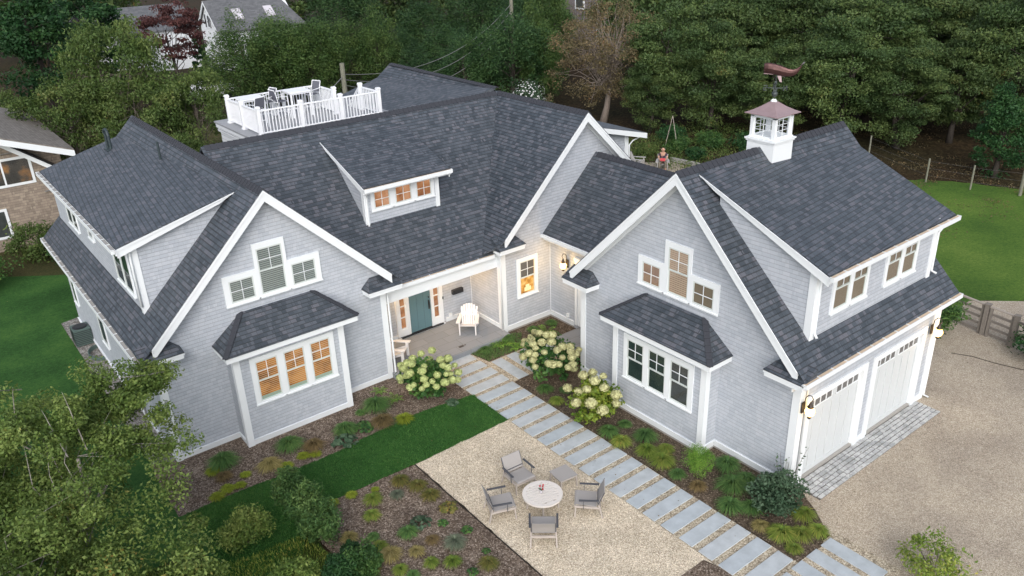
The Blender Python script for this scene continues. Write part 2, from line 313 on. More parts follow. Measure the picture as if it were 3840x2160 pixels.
# ------------------------------------------------------------------ mesh building
class MB:
    def __init__(s): s.v = []; s.f = []; s.mi = []
    def face(s, pts, mi=0):
        i = len(s.v); s.v += [tuple(p) for p in pts]; s.f.append(tuple(range(i, i+len(pts)))); s.mi.append(mi); return s
    def solid(s, vs, fs, mi=0):
        i = len(s.v); s.v += [tuple(p) for p in vs]
        for f in fs: s.f.append(tuple(i+k for k in f)); s.mi.append(mi)
        return s
    def hexa(s, b, t, mi=0):
        n = len(b)
        s.solid(list(b)+list(t), [tuple(range(n-1, -1, -1)), tuple(range(n, 2*n))] + [(k, (k+1) % n, n+(k+1) % n, n+k) for k in range(n)], mi); return s
    def box(s, x0, x1, y0, y1, z0, z1, mi=0):
        return s.hexa([(x0, y0, z0), (x1, y0, z0), (x1, y1, z0), (x0, y1, z0)], [(x0, y0, z1), (x1, y0, z1), (x1, y1, z1), (x0, y1, z1)], mi)
    def obox(s, o, U, V, W, mi=0):
        o, U, V, W = map(Vector, (o, U, V, W))
        return s.hexa([o, o+U, o+U+V, o+V], [o+W, o+U+W, o+U+V+W, o+V+W], mi)
    def prism(s, pts, vec, mi=0):
        vec = Vector(vec); return s.hexa([Vector(p) for p in pts], [Vector(p)+vec for p in pts], mi)
    def bar(s, a, b, w, h=None, mi=0, up=(0, 0, 1)):
        """square bar from a to b"""
        h = h or w; a, b = Vector(a), Vector(b); d = (b-a).normalized(); up = Vector(up)
        if abs(d.dot(up)) > .98: up = Vector((1, 0, 0))
        r = d.cross(up).normalized(); u = r.cross(d)
        return s.obox(a-r*w/2-u*h/2, r*w, u*h, b-a, mi)
    def tube(s, pts, rads, n=8, mi=0, cap=True):
        pts = [Vector(p) for p in pts]
        if not hasattr(rads, '__len__'): rads = [rads]*len(pts)
        rings = []; base = len(s.v); prev = None
        for i, p in enumerate(pts):
            d = (pts[min(i+1, len(pts)-1)]-pts[max(i-1, 0)])
            d = d.normalized() if d.length > 1e-9 else Vector((0, 0, 1))
            if prev is None: r = d.orthogonal().normalized()
            else: r = (prev-d*prev.dot(d)); r = r.normalized() if r.length > 1e-6 else d.orthogonal().normalized()
            prev = r; u = d.cross(r)
            for k in range(n):
                a = 2*math.pi*k/n; s.v.append(tuple(p+(r*math.cos(a)+u*math.sin(a))*rads[i]))
        for i in range(len(pts)-1):
            for k in range(n):
                s.f.append((base+i*n+k, base+i*n+(k+1) % n, base+(i+1)*n+(k+1) % n, base+(i+1)*n+k)); s.mi.append(mi)
        if cap:
            s.f.append(tuple(base+k for k in range(n-1, -1, -1))); s.mi.append(mi)
            s.f.append(tuple(base+(len(pts)-1)*n+k for k in range(n))); s.mi.append(mi)
        return s
    def lathe(s, c, prof, n=16, mi=0, axis=(0, 0, 1)):
        c = Vector(c); ax = Vector(axis)
        return s.tube([c+ax*z for r, z in prof], [max(r, 1e-4) for r, z in prof], n, mi)
    def ball(s, c, r, mi=0, n=12, sz=1.0):
        return s.lathe(c, [(r*math.sin(math.pi*k/n), -r*sz*math.cos(math.pi*k/n)) for k in range(n+1)], n+4, mi)
    def build(s, name, mats, parent=None, smooth=False, recalc=True, uv=True, origin=None, bevel=0):
        me = bpy.data.meshes.new(name)
        v = s.v
        if origin is not None: v = [(a-origin[0], b-origin[1], c-origin[2]) for a, b, c in v]
        me.from_pydata(v, [], s.f)
        if not isinstance(mats, (list, tuple)): mats = [mats]
        for m in mats: me.materials.append(m)
        me.polygons.foreach_set('material_index', s.mi)
        if recalc or bevel:
            bm = bmesh.new(); bm.from_mesh(me)
            bmesh.ops.recalc_face_normals(bm, faces=bm.faces)
            if bevel:
                bmesh.ops.bevel(bm, geom=bm.edges[:], offset=bevel, segments=1, affect='EDGES', clamp_overlap=True)
            bm.to_mesh(me); bm.free()
        if uv: auto_uv(me, origin)
        if smooth: me.polygons.foreach_set('use_smooth', [True]*len(me.polygons))
        me.update()
        o = bpy.data.objects.new(name, me); COL.objects.link(o)
        if parent: o.parent = parent
        if origin is not None: o.location = origin
        return o

def auto_uv(me, origin=None):
    uvl = me.uv_layers.new(name='UVMap'); og = Vector(origin) if origin is not None else Vector((0, 0, 0))
    vs = me.vertices; Z = Vector((0, 0, 1)); d = uvl.data
    for p in me.polygons:
        n = p.normal
        if abs(n.z) > .995: U, V = Vector((1, 0, 0)), Vector((0, 1, 0))
        else:
            U = Z.cross(n).normalized(); V = n.cross(U)
            if V.z < 0: V = -V
        for li in p.loop_indices:
            q = vs[me.loops[li].vertex_index].co+og
            d[li].uv = (q.dot(U), q.dot(V))

def tag(o, label=None, cat=None, group=None, kind=None):
    if label: o['label'] = label
    if cat: o['category'] = cat
    if group: o['group'] = group
    if kind: o['kind'] = kind
    return o
def thing(name, loc, label, cat, group=None, rz=0.0):
    o = bpy.data.objects.new(name, None); COL.objects.link(o); o.empty_display_size = .2
    o.location = loc; o.rotation_euler = (0, 0, rz)
    return tag(o, label, cat, group)
def struct(o): o['kind'] = 'structure'; return o
def copy_tree(o, parent=None):
    c = o.copy(); COL.objects.link(c)
    if parent is not None: c.parent = parent
    for ch in [k for k in bpy.data.objects if k.parent == o]: copy_tree(ch, c)
    return c

# ------------------------------------------------------------------ ground sheets
def sheet(name, pts, z, mat, jitter=0.0, sub=0):
    """flat polygon; with jitter its outline wanders a little, as grown or raked edges do"""
    out = []
    for i, p in enumerate(pts):
        q = pts[(i+1) % len(pts)]
        out.append((p[0], p[1]))
        if sub:
            L_ = math.dist(p, q); k = int(L_/sub)
            for j in range(1, k):
                t = j/k; nx, ny = (q[1]-p[1])/L_, -(q[0]-p[0])/L_; e = random.uniform(-jitter, jitter)
                out.append((p[0]+(q[0]-p[0])*t+nx*e, p[1]+(q[1]-p[1])*t+ny*e))
    bm = bmesh.new(); f = bm.faces.new([bm.verts.new((x, y, z)) for x, y in out]); bm.normal_update()
    if f.normal.z < 0: f.normal_flip()
    bmesh.ops.triangulate(bm, faces=bm.faces[:])
    me = bpy.data.meshes.new(name); bm.to_mesh(me); bm.free(); me.materials.append(mat)
    o = bpy.data.objects.new(name, me); COL.objects.link(o); return struct(o)

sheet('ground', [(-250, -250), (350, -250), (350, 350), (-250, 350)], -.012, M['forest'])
sheet('rough_grass', [(-30, -30), (-4.9, -30), (-5.1, -1), (-5.0, 2.6), (-4.2, 4.2), (-30, 4.2)], -.008, M['rough'], .12, .4)
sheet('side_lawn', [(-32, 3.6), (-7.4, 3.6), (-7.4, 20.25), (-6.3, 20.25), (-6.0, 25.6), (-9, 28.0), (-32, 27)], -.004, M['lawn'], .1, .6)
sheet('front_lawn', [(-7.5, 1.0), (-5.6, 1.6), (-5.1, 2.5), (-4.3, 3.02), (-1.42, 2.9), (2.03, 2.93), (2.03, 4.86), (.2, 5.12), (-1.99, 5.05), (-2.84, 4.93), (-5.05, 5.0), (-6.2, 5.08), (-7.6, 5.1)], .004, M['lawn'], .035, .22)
sheet('back_meadow', [(-16, 25.5), (-6.9, 25.0), (-6, 20.5), (8.5, 20.5), (14, 33), (16, 50), (2, 58), (-12, 40)], -.006, M['meadow'], .5, 2)
sheet('back_lawn', [(12.8, -2.6), (21.0, -2.6), (24, -5.2), (42, -14), (38, 0), (36.3, 2.9), (34.6, 6.6), (30, 9.0), (24, 9.5), (13.5, 6.0)], -.004, M['lawn_right'], .18, .5)
sheet('driveway', [(5.73, -4.75), (20.8, -4.75), (20.8, -2.5), (13.6, -3.4), (12.8, -4.74), (12.8, -4.75), (20.8, -4.752), (24, -5.3), (60, -30), (60, -60), (3.0, -60), (3.0, -8.0), (3.4, -6.5), (4.5, -6.5), (5.2, -5.9)], 0, M['drive'])
for o in [x for x in bpy.data.objects if x.name == 'driveway']: bpy.data.objects.remove(o)
sheet('driveway', [(2.0, -7.2), (2.0, -60), (60, -60), (60, -32), (24, -5.3), (20.9, -2.45), (18.6, -2.6), (14.2, -3.3), (12.9, -4.4), (5.0, -4.4), (5.0, -7.2)], 0, M['drive'], .05, .8)
sheet('gravel_patio', [(-1.45, 2.9), (-1.47, -6.0), (2.0, -6.0), (2.03, 2.95)], 0, M['pea'], .03, .3)
sheet('gravel_path', [(1.99, 7.2), (1.99, -6.5), (3.0, -8.3), (5.2, -8.3), (5.2, -6.5), (3.56, -6.5), (3.56, 4.6), (6.6, 4.6), (6.6, 6.2), (3.75, 6.25), (3.56, 7.2)], .004, M['path_gravel'])
sheet('mulch_bed', [(-1.47, 2.88), (-1.55, -7), (-4.9, -7), (-5.1, -1), (-5.0, 2.2), (-4.3, 3.02)], .002, M['mulch'], .04, .4)
sheet('foundation_bed', [(-7.5, 8.05), (-7.6, 5.1), (-6.2, 5.08), (-5.05, 5.0), (-2.84, 4.93), (-1.99, 5.05), (.2, 5.12), (2.0, 4.8), (2.0, 7.2), (.6, 7.7), (-6.8, 7.7)], .001, M['mulch'], .03, .3)
sheet('path_bed', [(3.56, 4.6), (3.56, -6.55), (4.5, -6.6), (5.1, -6.3), (5.55, -5.7), (5.95, -5.0), (5.9, -4.6), (6.0, 4.6)], .0085, M['dark_mulch'], .03, .4)
sheet('entry_bed', [(3.56, 7.2), (3.75, 6.25), (6.55, 6.2), (6.55, 5.95), (7.8, 5.95), (7.8, 7.6), (5.4, 7.6)], .006, M['dark_mulch'])
sheet('corner_bed', [(1.0, -5.02), (1.9, -5.02), (2.0, -5.4), (2.0, -8.0), (-1, -8.0)], .008, M['mulch'])
sheet('side_stone_strip', [(-7.45, 20.25), (-7.45, 8.0), (-6.8, 7.7), (-6.8, 20.4)], .003, M['side_stone'])
e = MB(); e.box(-1.50, -1.475, -7, 2.86, -.05, .025); tag(e.build('steel_edging', M['bronze']), 'thin dark steel edging between the pea gravel patio and mulch bed', 'edging')

# bluestone slabs
def slab(x0, x1, y0, y1, z, label, group):
    c = ((x0+x1)/2, (y0+y1)/2, z)
    b = MB(); b.box(x0, x1, y0, y1, -.03, z)
    tag(b.build('paving_slab', M['slab'], origin=c, bevel=.006), label, 'paving slab', group)
ords = ['first', 'second', 'third', 'fourth', 'fifth', 'sixth', 'seventh', 'eighth', 'ninth', 'tenth', 'eleventh', 'twelfth', 'thirteenth', 'fourteenth', 'fifteenth', 'sixteenth', 'seventeenth', 'eighteenth', 'nineteenth', 'twentieth', 'twenty-first', 'twenty-second', 'twenty-third', 'twenty-fourth', 'twenty-fifth']
for i in range(22):
    y1 = 7.14-.6255*i
    lab = f'long bluestone slab across the front walk, {ords[i]} from the porch step' if i else 'long bluestone slab of the front walk touching the porch step'
    x0 = 2.01+random.uniform(-.01, .01)
    slab(x0, x0+1.52, y1-.43, y1, .03, lab, 'bluestone slabs of the front walk')
for i, x in enumerate((3.80, 4.46, 5.12, 5.78)):
    slab(x, x+.43, 4.63, 6.18, .03, f'bluestone slab leading to the side door, {ords[i]} from the front walk', 'bluestone slabs to the side door')
for i, x in enumerate((4.48, 3.87, 3.26, 2.65, 2.04)):
    slab(x, x+.42, -8.09, -6.56, .03, ['outermost bluestone slab beside the driveway gravel below the planting bed', 'second of the turned bluestone slabs, counted from the driveway', 'third turned bluestone slab, below the end of the front walk', 'fourth turned bluestone slab at the picture bottom', 'fifth turned bluestone slab at the picture bottom'][i], 'bluestone slabs at the driveway')
# steps and porch floor
b = MB(); b.box(.58, 5.41, 7.15, 9.58, -.02, .2); 
struct(b.build('porch_floor', M['porch'], bevel=.008))
b = MB(); b.box(6.52, 7.77, 4.4, 5.9, -.02, .15); struct(b.build('side_step', M['porch'], bevel=.008))
# cobble apron in front of the garage doors
b = MB(); rr = random.Random(3)
b.box(5.98, 12.45, -5.56, -4.74, -.03, .008, 1)
for r in range(6):
    y = -4.76-.135*r; x = 5.99+rr.uniform(0, .1)-(.0 if r % 2 else .06)
    while x < 12.44:
        wd = rr.uniform(.17, .26); x1 = min(x+wd, 12.46)
        z = .026+rr.uniform(0, .012); j = lambda: rr.uniform(-.008, .008)
        b.hexa([(max(x, 5.98)+.012, y-.122, 0), (x1-.008, y-.122, 0), (x1-.008, y-.006, 0), (max(x, 5.98)+.012, y-.006, 0)],
               [(max(x, 5.98)+.024+j(), y-.112+j(), z), (x1-.02+j(), y-.112+j(), z+j()*.5), (x1-.02+j(), y-.016+j(), z), (max(x, 5.98)+.024+j(), y-.016+j(), z)], 0)
        x = x1
M['cobble'] = coursed('granite_cobbles', 9, 9, [(0, (.30, .31, .31)), (1, (.36, .365, .365))], 0, 0, 0, .8, .001, .25)
def cobble():
    t = NT('granite_setts'); p = t.pos(); v = t.voro(p, 5.5); sp = t.n('ShaderNodeSeparateColor'); t.l(v, sp.inputs[0])
    c = t.ramp(sp.outputs[0], [(0, (.32, .335, .335)), (.5, (.41, .42, .425)), (1, (.52, .53, .53))]); n = t.noise(p, 30, 4, .7)
    k = t.math('MULTIPLY_ADD', n, .8, .6); cb = t.n('ShaderNodeCombineXYZ'); [t.put(cb.inputs[i], k) for i in range(3)]
    t.bsdf(t.mix(1, c, cb.outputs[0], 'MULTIPLY'), .85, .2, t.bump(n, .4, .01)); return t.m
M['cobble'] = cobble()
M['cobble_joint'] = flat('dark_joint', (.12, .11, .10), .95, .1, var=.3, scale=20)
struct(b.build('cobblestone_apron', [M['cobble'], M['cobble_joint']]))

# ------------------------------------------------------------------ the house
H = thing('house', (0, 0, 0), 'grey shingled house with dark shingle roofs, white trim and two garage doors', 'house')
RT = .05
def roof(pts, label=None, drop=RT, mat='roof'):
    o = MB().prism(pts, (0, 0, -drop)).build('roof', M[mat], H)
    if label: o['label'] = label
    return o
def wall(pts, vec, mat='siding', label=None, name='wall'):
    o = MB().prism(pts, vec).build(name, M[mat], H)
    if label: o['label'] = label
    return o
def P(name, mb, mat='white', label=None, parent=None, **kw):
    o = mb.build(name, [M[m] for m in mat] if isinstance(mat, (list, tuple)) else M[mat], parent or H, **kw)
    if label: o['label'] = label
    return o

# --- left wing: ridge along y at x=-3.05
LX, LZ = -3.03, 7.73; SL = .975
zl = lambda x: LZ-SL*abs(x-LX)
LE, LR = -7.2, 1.06
roof([(LX, 7.26, LZ), (LE, 7.26, zl(LE)), (LE, 20.25, zl(LE)), (LX, 20.25, LZ)])
roof([(LX, 7.26, LZ), (LX, 20.25, LZ), (LR, 20.25, zl(LR)), (LR, 7.26, zl(LR))])
wall([(-6.8, 7.64, 0), (.6, 7.64, 0), (.6, 7.64, zl(.6)-.12), (LX, 7.64, LZ-.15), (-6.8, 7.64, zl(-6.8)-.12)], (0, 12.3, 0))
# --- main body, ridge along x at y=12.59
MY, MZ, MS = 12.59, 7.89, .94
zm = lambda y: MZ-MS*abs(y-MY)
roof([(-2.9, MY, MZ), (-2.9, 7.72, zm(7.72)), (6.2, 7.72, zm(7.72)), (9.34, MY, MZ)])
roof([(-2.9, MY, MZ-.003), (9.34, MY, MZ-.003), (9.34, 15.4, zm(15.4)), (-2.9, 15.4, zm(15.4))])
wall([(.6, 9.58, .2), (5.41, 9.58, .2), (5.41, 9.58, 3.3), (.6, 9.58, 3.3)], (0, 6, 0))
P('porch_ceiling', MB().box(.6, 5.41, 7.95, 9.58, 2.82, 2.88), 'white')
P('porch_beam', MB().box(.6, 5.41, 7.78, 7.95, 2.72, 3.15), 'white')
# --- centre gable, ridge along y at x=9.34
CX, CZ = 9.34, 7.89; zc = lambda x: CZ-.98*abs(x-CX)
roof([(CX, 7.18, CZ), (5.2, 7.18, zc(5.2)), (4.66, 7.9, zc(4.66)), (4.66, 13, zc(4.66)), (CX, 13, CZ)])
roof([(CX, 7.18, CZ), (CX, 21.2, CZ), (13.5, 21.2, zc(13.5)), (13.5, 7.18, zc(13.5))])
roof([(9.36, 12.72, 8.03), (9.36, 21.23, 8.05), (8.55, 21.23, 7.45), (.5, 21.23, 5.35), (.5, 15.2, 5.35), (8.35, 12.9, 7.35)], 'rear roof slope behind the main ridge')
wall([(5.41, 7.58, 0), (12.9, 7.58, 0), (12.9, 7.58, zc(12.9)-.12), (CX, 7.58, CZ-.15), (5.41, 7.58, zc(5.41)-.12)], (0, 13.4, 0))
# --- connector, ridge along y at x=10.11
zk = lambda x: 6.19-.975*abs(x-10.11)
roof([(10.11, 7.57, 6.19), (7.42, 7.57, zk(7.42)), (7.42, 2.6, zk(7.42)), (10.11, 1.2, 6.19)])
roof([(10.11, 7.57, 6.19), (10.11, 1.2, 6.19), (12.3, 2.6, zk(12.3)), (12.3, 7.57, zk(12.3))])
wall([(7.77, 3.3, 0), (11.9, 3.3, 0), (11.9, 3.3, 4.3), (10.11, 3.3, 5.9), (7.77, 3.3, 3.8)], (0, 4.27, 0))
# --- garage, ridge along x at y=-.59
GY, GZ = -.59, 8.17; zg = lambda y: GZ-.99*abs(y-GY)
roof([(5.27, GY, GZ), (5.27, -5.09, zg(-5.09)), (13.15, -5.09, zg(-5.09)), (13.15, GY, GZ)])
roof([(5.27, GY, GZ), (13.15, GY, GZ), (13.15, 3.92, zg(3.92)), (5.27, 3.92, zg(3.92))])
# garage box: gable wall left, door wall built round the two openings
wall([(5.73, -4.74, 0), (5.73, -4.74, zg(-4.74)-.12), (5.73, GY, GZ-.15), (5.73, 3.56, zg(3.56)-.12), (5.73, 3.56, 0)], (.15, 0, 0))
wall([(12.78, -4.74, 0), (12.78, -4.74, zg(-4.74)-.12), (12.78, GY, GZ-.15), (12.78, 3.56, zg(3.56)-.12), (12.78, 3.56, 0)], (-.15, 0, 0))
wall([(5.88, 3.56, 0), (12.63, 3.56, 0), (12.63, 3.56, 3.9), (5.88, 3.56, 3.9)], (0, -.15, 0))
D1, D2, DH = (6.20, 8.80), (9.46, 12.06), 2.64
b = MB()
for x0, x1 in ((5.88, D1[0]), (D1[1], D2[0]), (D2[1], 12.63)): b.box(x0, x1, -4.74, -4.59, 0, 3.7)
for x0, x1 in (D1, D2): b.box(x0, x1, -4.74, -4.59, DH, 3.7)
P('wall', b, 'siding', 'garage wall round the two doors')

def corner(x, y, z0, z1, sx, sy, w=.17, t=.03):
    """white corner boards wrapping an outside corner; the walls run towards sx, sy"""
    b = MB(); a_, c_ = t*sx, t*sy
    b.prism([(x-a_, y-c_, z0), (x+w*sx, y-c_, z0), (x+w*sx, y, z0), (x, y, z0), (x, y+w*sy, z0), (x-a_, y+w*sy, z0)], (0, 0, z1-z0))
    return P('corner_board', b)
corner(-6.8, 7.64, 0, 3.85, 1, 1)
corner(.6, 7.64, 0, 3.6, -1, 1)
corner(5.41, 7.58, .05, 3.6, 1, 1, .2)
corner(5.73, -4.74, 0, 3.75, 1, 1, .2)
corner(5.73, 3.56, 0, 3.75, 1, -1, .2)
corner(12.78, -4.74, 0, 3.7, -1, 1, .17)
P('corner_bead', MB().box(7.755, 7.785, 7.56, 7.60, .2, 3.5).box(5.40, 5.44, 9.56, 9.60, .2, 2.8))

# water table and concrete foundation
def band(pts, z0=.1, z1=.3, closed=False):
    b = MB(); c = MB()
    for (x0, y0), (x1, y1) in zip(pts, pts[1:]):
        d = Vector((x1-x0, y1-y0, 0)); L_ = d.length; d.normalize(); n = Vector((d.y, -d.x, 0))
        o = Vector((x0, y0, z0))
        b.obox(o-d*0, d*L_, n*.022, (0, 0, z1-z0)); b.obox(o+Vector((0, 0, z1-z0)), d*L_, n*.05, (0, 0, .03))
        c.obox(Vector((x0, y0, -.05)), d*L_, n*.012, (0, 0, .15))
    P('water_table', b); P('foundation', c, 'concrete')
band([(-6.77, 20), (-6.77, 7.61)][::1] and [(-6.8, 20), (-6.8, 7.64)], .0, .15)
band([(-6.63, 7.64), (-4.86, 7.64)], .02, .17); band([(-4.69, 6.94), (-1.52, 6.94)], .02, .17); band([(-1.35, 7.64), (.43, 7.64)], .02, .17)
band([(-4.86, 7.6), (-4.86, 7.11)], .02, .17)
band([(2.0+2.15, 9.58), (5.41, 9.58)], .2, .34); band([(.6, 9.58), (1.98, 9.58)], .2, .34); band([(5.41, 9.58), (5.41, 7.78)], .2, .34)
band([(5.61, 7.58), (7.77, 7.58)], .08, .25); band([(7.77, 7.58), (7.77, 6.2)], .08, .25)
band([(5.73, 3.36), (5.73, 1.44)], .08, .25); band([(5.14, 1.27), (5.14, -2.01)], .08, .25); band([(5.73, -2.18), (5.73, -4.54)], .08, .25)
band([(5.19, -2.18), (5.68, -2.18)], .08, .25)

# rake boards: white fascia, soffit and frieze under the overhanging roof edge
def rake(a, b_, vec, drop=.32, frieze=True, name='rake_board', cut=0.0):
    """a = high end, b_ = low end of the roof edge (top surface); vec = from the outer face in to the wall"""
    a, b_ = Vector(a), Vector(b_); vec = Vector(vec); z = Vector((0, 0, 1)); m = MB()
    t = RT+.004
    m.prism([a-z*t, b_-z*t, b_-z*(t+drop), a-z*(t+drop)], vec.normalized()*.04)
    m.prism([a-z*(t+.03)+vec.normalized()*.04, b_-z*(t+.03)+vec.normalized()*.04, b_-z*(t+.09)+vec.normalized()*.04, a-z*(t+.09)+vec.normalized()*.04], vec-vec.normalized()*.04)
    m.prism([a-z*(t-.01)-vec.normalized()*.022, b_-z*(t-.01)-vec.normalized()*.022, b_-z*(t+.07)-vec.normalized()*.022, a-z*(t+.07)-vec.normalized()*.022], vec.normalized()*.022)
    if frieze:
        q = vec-vec.normalized()*.025
        m.prism([a-z*(t+.09)+q, b_-z*(t+.09)+q, b_-z*(t+.30)+q, a-z*(t+.30)+q], vec.normalized()*.024)
    return P(name, m)
rake((LX, 7.26, LZ), (-6.85, 7.26, zl(-6.85)), (0, .38, 0)); rake((LX, 7.26, LZ), (.75, 7.26, zl(.75)), (0, .38, 0))
rake((CX, 7.18, CZ), (5.35, 7.18, zc(5.35)), (0, .4, 0)); rake((CX, 7.18, CZ), (13.4, 7.18, zc(13.4)), (0, .4, 0))
rake((5.27, GY, GZ), (5.27, -4.85, zg(-4.85)), (.46, 0, 0)); rake((5.27, GY, GZ), (5.27, 3.65, zg(3.65)), (.46, 0, 0))
rake((13.15, -5.0, zg(-5.0)), (13.15, GY, GZ), (-.37, 0, 0), frieze=False)

# little hipped return roofs at the eave corners
def ret(outer, inner, front, wallc, z, axis, top=.3):
    """axis 'y': gable faces -y, outer/inner are x; axis 'x': gable faces -x, outer/inner are y"""
    s = 1 if inner > outer else -1
    oo = outer-.03*s; pk = inner-.3*s
    def p(a, c, h): return (a, c, h) if axis == 'y' else (c, a, h)
    r = MB()
    r.solid([p(oo, front, z), p(inner, front, z), p(inner+.02*s, wallc, z), p(oo, wallc, z), p(pk, wallc, z+top), p(oo, wallc, z+top),
             p(oo, front, z-.03), p(inner, front, z-.03), p(inner+.02*s, wallc, z-.03), p(oo, wallc, z-.03)],
            [(0, 1, 4, 5), (1, 2, 4), (0, 5, 3), (2, 3, 5, 4), (6, 7, 1, 0), (7, 8, 2, 1), (6, 0, 3, 9), (8, 9, 3, 2), (6, 9, 8, 7)])
    o = P('return_roof', r, 'roof')
    f = MB(); fr = front+.03
    A = [p(outer, fr, z-.2), p(inner-.03*s, fr, z-.2), p(inner-.01*s, wallc+.0, z-.2), p(outer, wallc, z-.2)]
    f.hexa(A, [(x, y, h+.165) for x, y, h in A])
    B = [p(outer, front+.01, z-.09), p(inner, front+.01, z-.09), p(inner+.01*s, wallc, z-.09), p(outer, wallc, z-.09)]
    f.hexa(B, [(x, y, h+.055) for x, y, h in B])
    P('return_cornice', f)
ret(-7.2, -6.05, 7.16, 7.64, 3.66, 'y'); ret(1.06, -.18, 7.16, 7.64, 3.62, 'y')
ret(5.1, 6.25, 7.12, 7.58, 3.62, 'y', .35); ret(-5.09, -3.92, 5.17, 5.73, 3.66, 'x'); ret(3.92, 2.75, 5.17, 5.73, 3.66, 'x')

# gutters: white trough, tan leaf guard with white hangers on top
def gutter(a, b_, out, w=.12, guard=True, step=.61, inner='gutter_in'):
    a, b_, n = Vector(a), Vector(b_), Vector(out); d = (b_-a).normalized(); L_ = (b_-a).length; z = Vector((0, 0, 1))
    m = MB(); m.obox(a-z*.12, d*L_, n*w, z*.10, 0); m.obox(a-z*.02+n*(w-.018), d*L_, n*.018, z*.03, 0)
    m.obox(a-z*.19-n*.03, d*L_, n*.045, z*.15, 0)
    if guard:
        m.obox(a-z*.02, d*L_, n*(w-.02), z*.012, 1)
        k = int(L_/step)
        for i in range(k+1):
            m.obox(a-z*.0075+d*(L_*i/max(k, 1))-d*.012, d*.024, n*(w-.02), z*.014, 0)
    P('gutter', m, ('white', inner))
gutter((LE, 7.2, zl(LE)-.01), (LE, 20.25, zl(LE)-.01), (-1, 0, 0), inner='concrete')
gutter((1.06, 7.72, zm(7.72)+.0), (5.2, 7.72, zm(7.72)+.0), (0, -1, 0), guard=True)
gutter((7.42, 3.95, zk(7.42)), (7.42, 7.56, zk(7.42)), (-1, 0, 0), guard=False)
gutter((5.17, -5.09, zg(-5.09)), (13.15, -5.09, zg(-5.09)), (0, -1, 0))
P('eave_soffit', MB().box(5.27, 13.15, -5.05, -4.74, 3.42, 3.47)); P('eave_soffit', MB().box(LE+.04, -6.8, 7.3, 20.2, 3.44, 3.49)); P('eave_soffit', MB().box(7.46, 7.77, 3.95, 7.57, 3.30, 3.34)); P('frieze_board', MB().box(5.27, 13.15, -4.77, -4.742, 3.30, 3.42))

# --- shed dormers -------------------------------------------------
def dormer(eA, eB, tA, tB, w0, w1, wz, wdepth, sides, gut_out, over):
    """shed dormer. eA,eB = eave corners, tA,tB = upper corners (A = end with the visible cheek), w0,w1 = wall foot corners"""
    eA, eB, tA, tB, w0, w1 = map(Vector, (eA, eB, tA, tB, w0, w1))
    MB().prism([eA, eB, tB, tA], (0, 0, -.05)).build('dormer_roof', M['roof'], H)
    ax = (eB-eA); ax.z = 0; ax.normalize()
    inn = (tA-eA); inn.z = 0; inn -= ax*inn.dot(ax); inn.normalize()
    def rz(p):
        s = (p-eA).dot(ax)/((eB-eA).dot(ax)); e_ = eA.lerp(eB, s); t_ = tA.lerp(tB, s)
        return e_.z+(t_.z-e_.z)*((p-e_).dot(inn))/((t_-e_).dot(inn))
    foot = [w0, w1, w1+inn*wdepth, w0+inn*wdepth]
    bot = [Vector((p.x, p.y, wz)) for p in foot]; top = [Vector((p.x, p.y, rz(p)-.09)) for p in foot]
    d = MB().hexa(bot, top).build('dormer_wall', M['siding'], H)
    # fascia along the cheek
    z = Vector((0, 0, 1))
    for s_, (e_, t_) in zip(sides, ((eA, tA), (eB, tB))):
        if not s_: continue
        m = MB(); sg = 1 if s_ == 'A' else -1
        a2 = e_; b2 = t_
        lowend = e_.lerp(t_, .86)
        m.prism([e_-z*.055, lowend-z*.055, lowend-z*.16, e_-z*.30], ax*sg*.035)
        m.prism([lowend-z*.055, t_-z*.03, t_-z*.04, lowend-z*.16], ax*sg*.035)
        m.prism([e_-z*.045-ax*sg*.02, t_-z*.03-ax*sg*.02, t_-z*.06-ax*sg*.02, e_-z*.11-ax*sg*.02], ax*sg*.02)
        m.prism([e_-z*.09+ax*sg*.035, lowend-z*.09+ax*sg*.035, lowend-z*.14+ax*sg*.035, e_-z*.14+ax*sg*.035], ax*sg*(over-.035))
        P('rake_board', m)
    return inn, ax, rz

# left wing dormer
dormer((-6.86, 8.65, 6.57), (-6.70, 20.25, 6.22), (-3.35, 8.65, 7.425), (-3.77, 20.25, 7.015), (-6.47, 8.9, 0), (-6.47, 20.0, 0), 4.2, 3.0, ('A', None), None, .25)
MB().prism([(-3.35, 8.65, 7.43), (-3.77, 20.25, 7.02), (-3.7, 20.25, 7.09), (-3.30, 8.65, 7.475)], (0, 0, -.03)).build('dormer_roof', M['roof'], H)
gutter((-6.89, 8.6, 6.55), (-6.73, 20.25, 6.20), (-1, 0, 0), inner='concrete')
corner(-6.47, 8.9, 4.25, 6.45, 1, 1)
# garage dormer
dormer((6.0, -4.92, 6.36), (13.15, -4.54, 6.07), (6.0, -.73, 8.03), (13.15, -1.29, 7.477), (6.24, -4.46, 0), (12.27, -4.46, 0), 4.25, 3.0, ('A', None), None, .24)
gutter((5.97, -4.95, 6.34), (13.17, -4.57, 6.05), (0, -1, 0))
corner(6.24, -4.46, 4.3, 6.4, 1, 1); corner(12.27, -4.46, 4.3, 6.15, -1, 1)
# middle dormer
dormer((1.05, 9.14, 6.38), (4.45, 9.10, 6.38), (1.05, 12.12, 7.447), (4.5, 12.17, 7.49), (1.2, 9.5, 0), (4.17, 9.5, 0), 4.8, 2.3, ('A', 'B'), None, .15)
gutter((1.0, 9.12, 6.36), (4.5, 9.08, 6.36), (0, -1, 0), guard=True, step=3.4)
corner(1.2, 9.5, 4.85, 6.3, 1, 1, .13); corner(4.17, 9.5, 4.85, 6.3, -1, 1, .13)
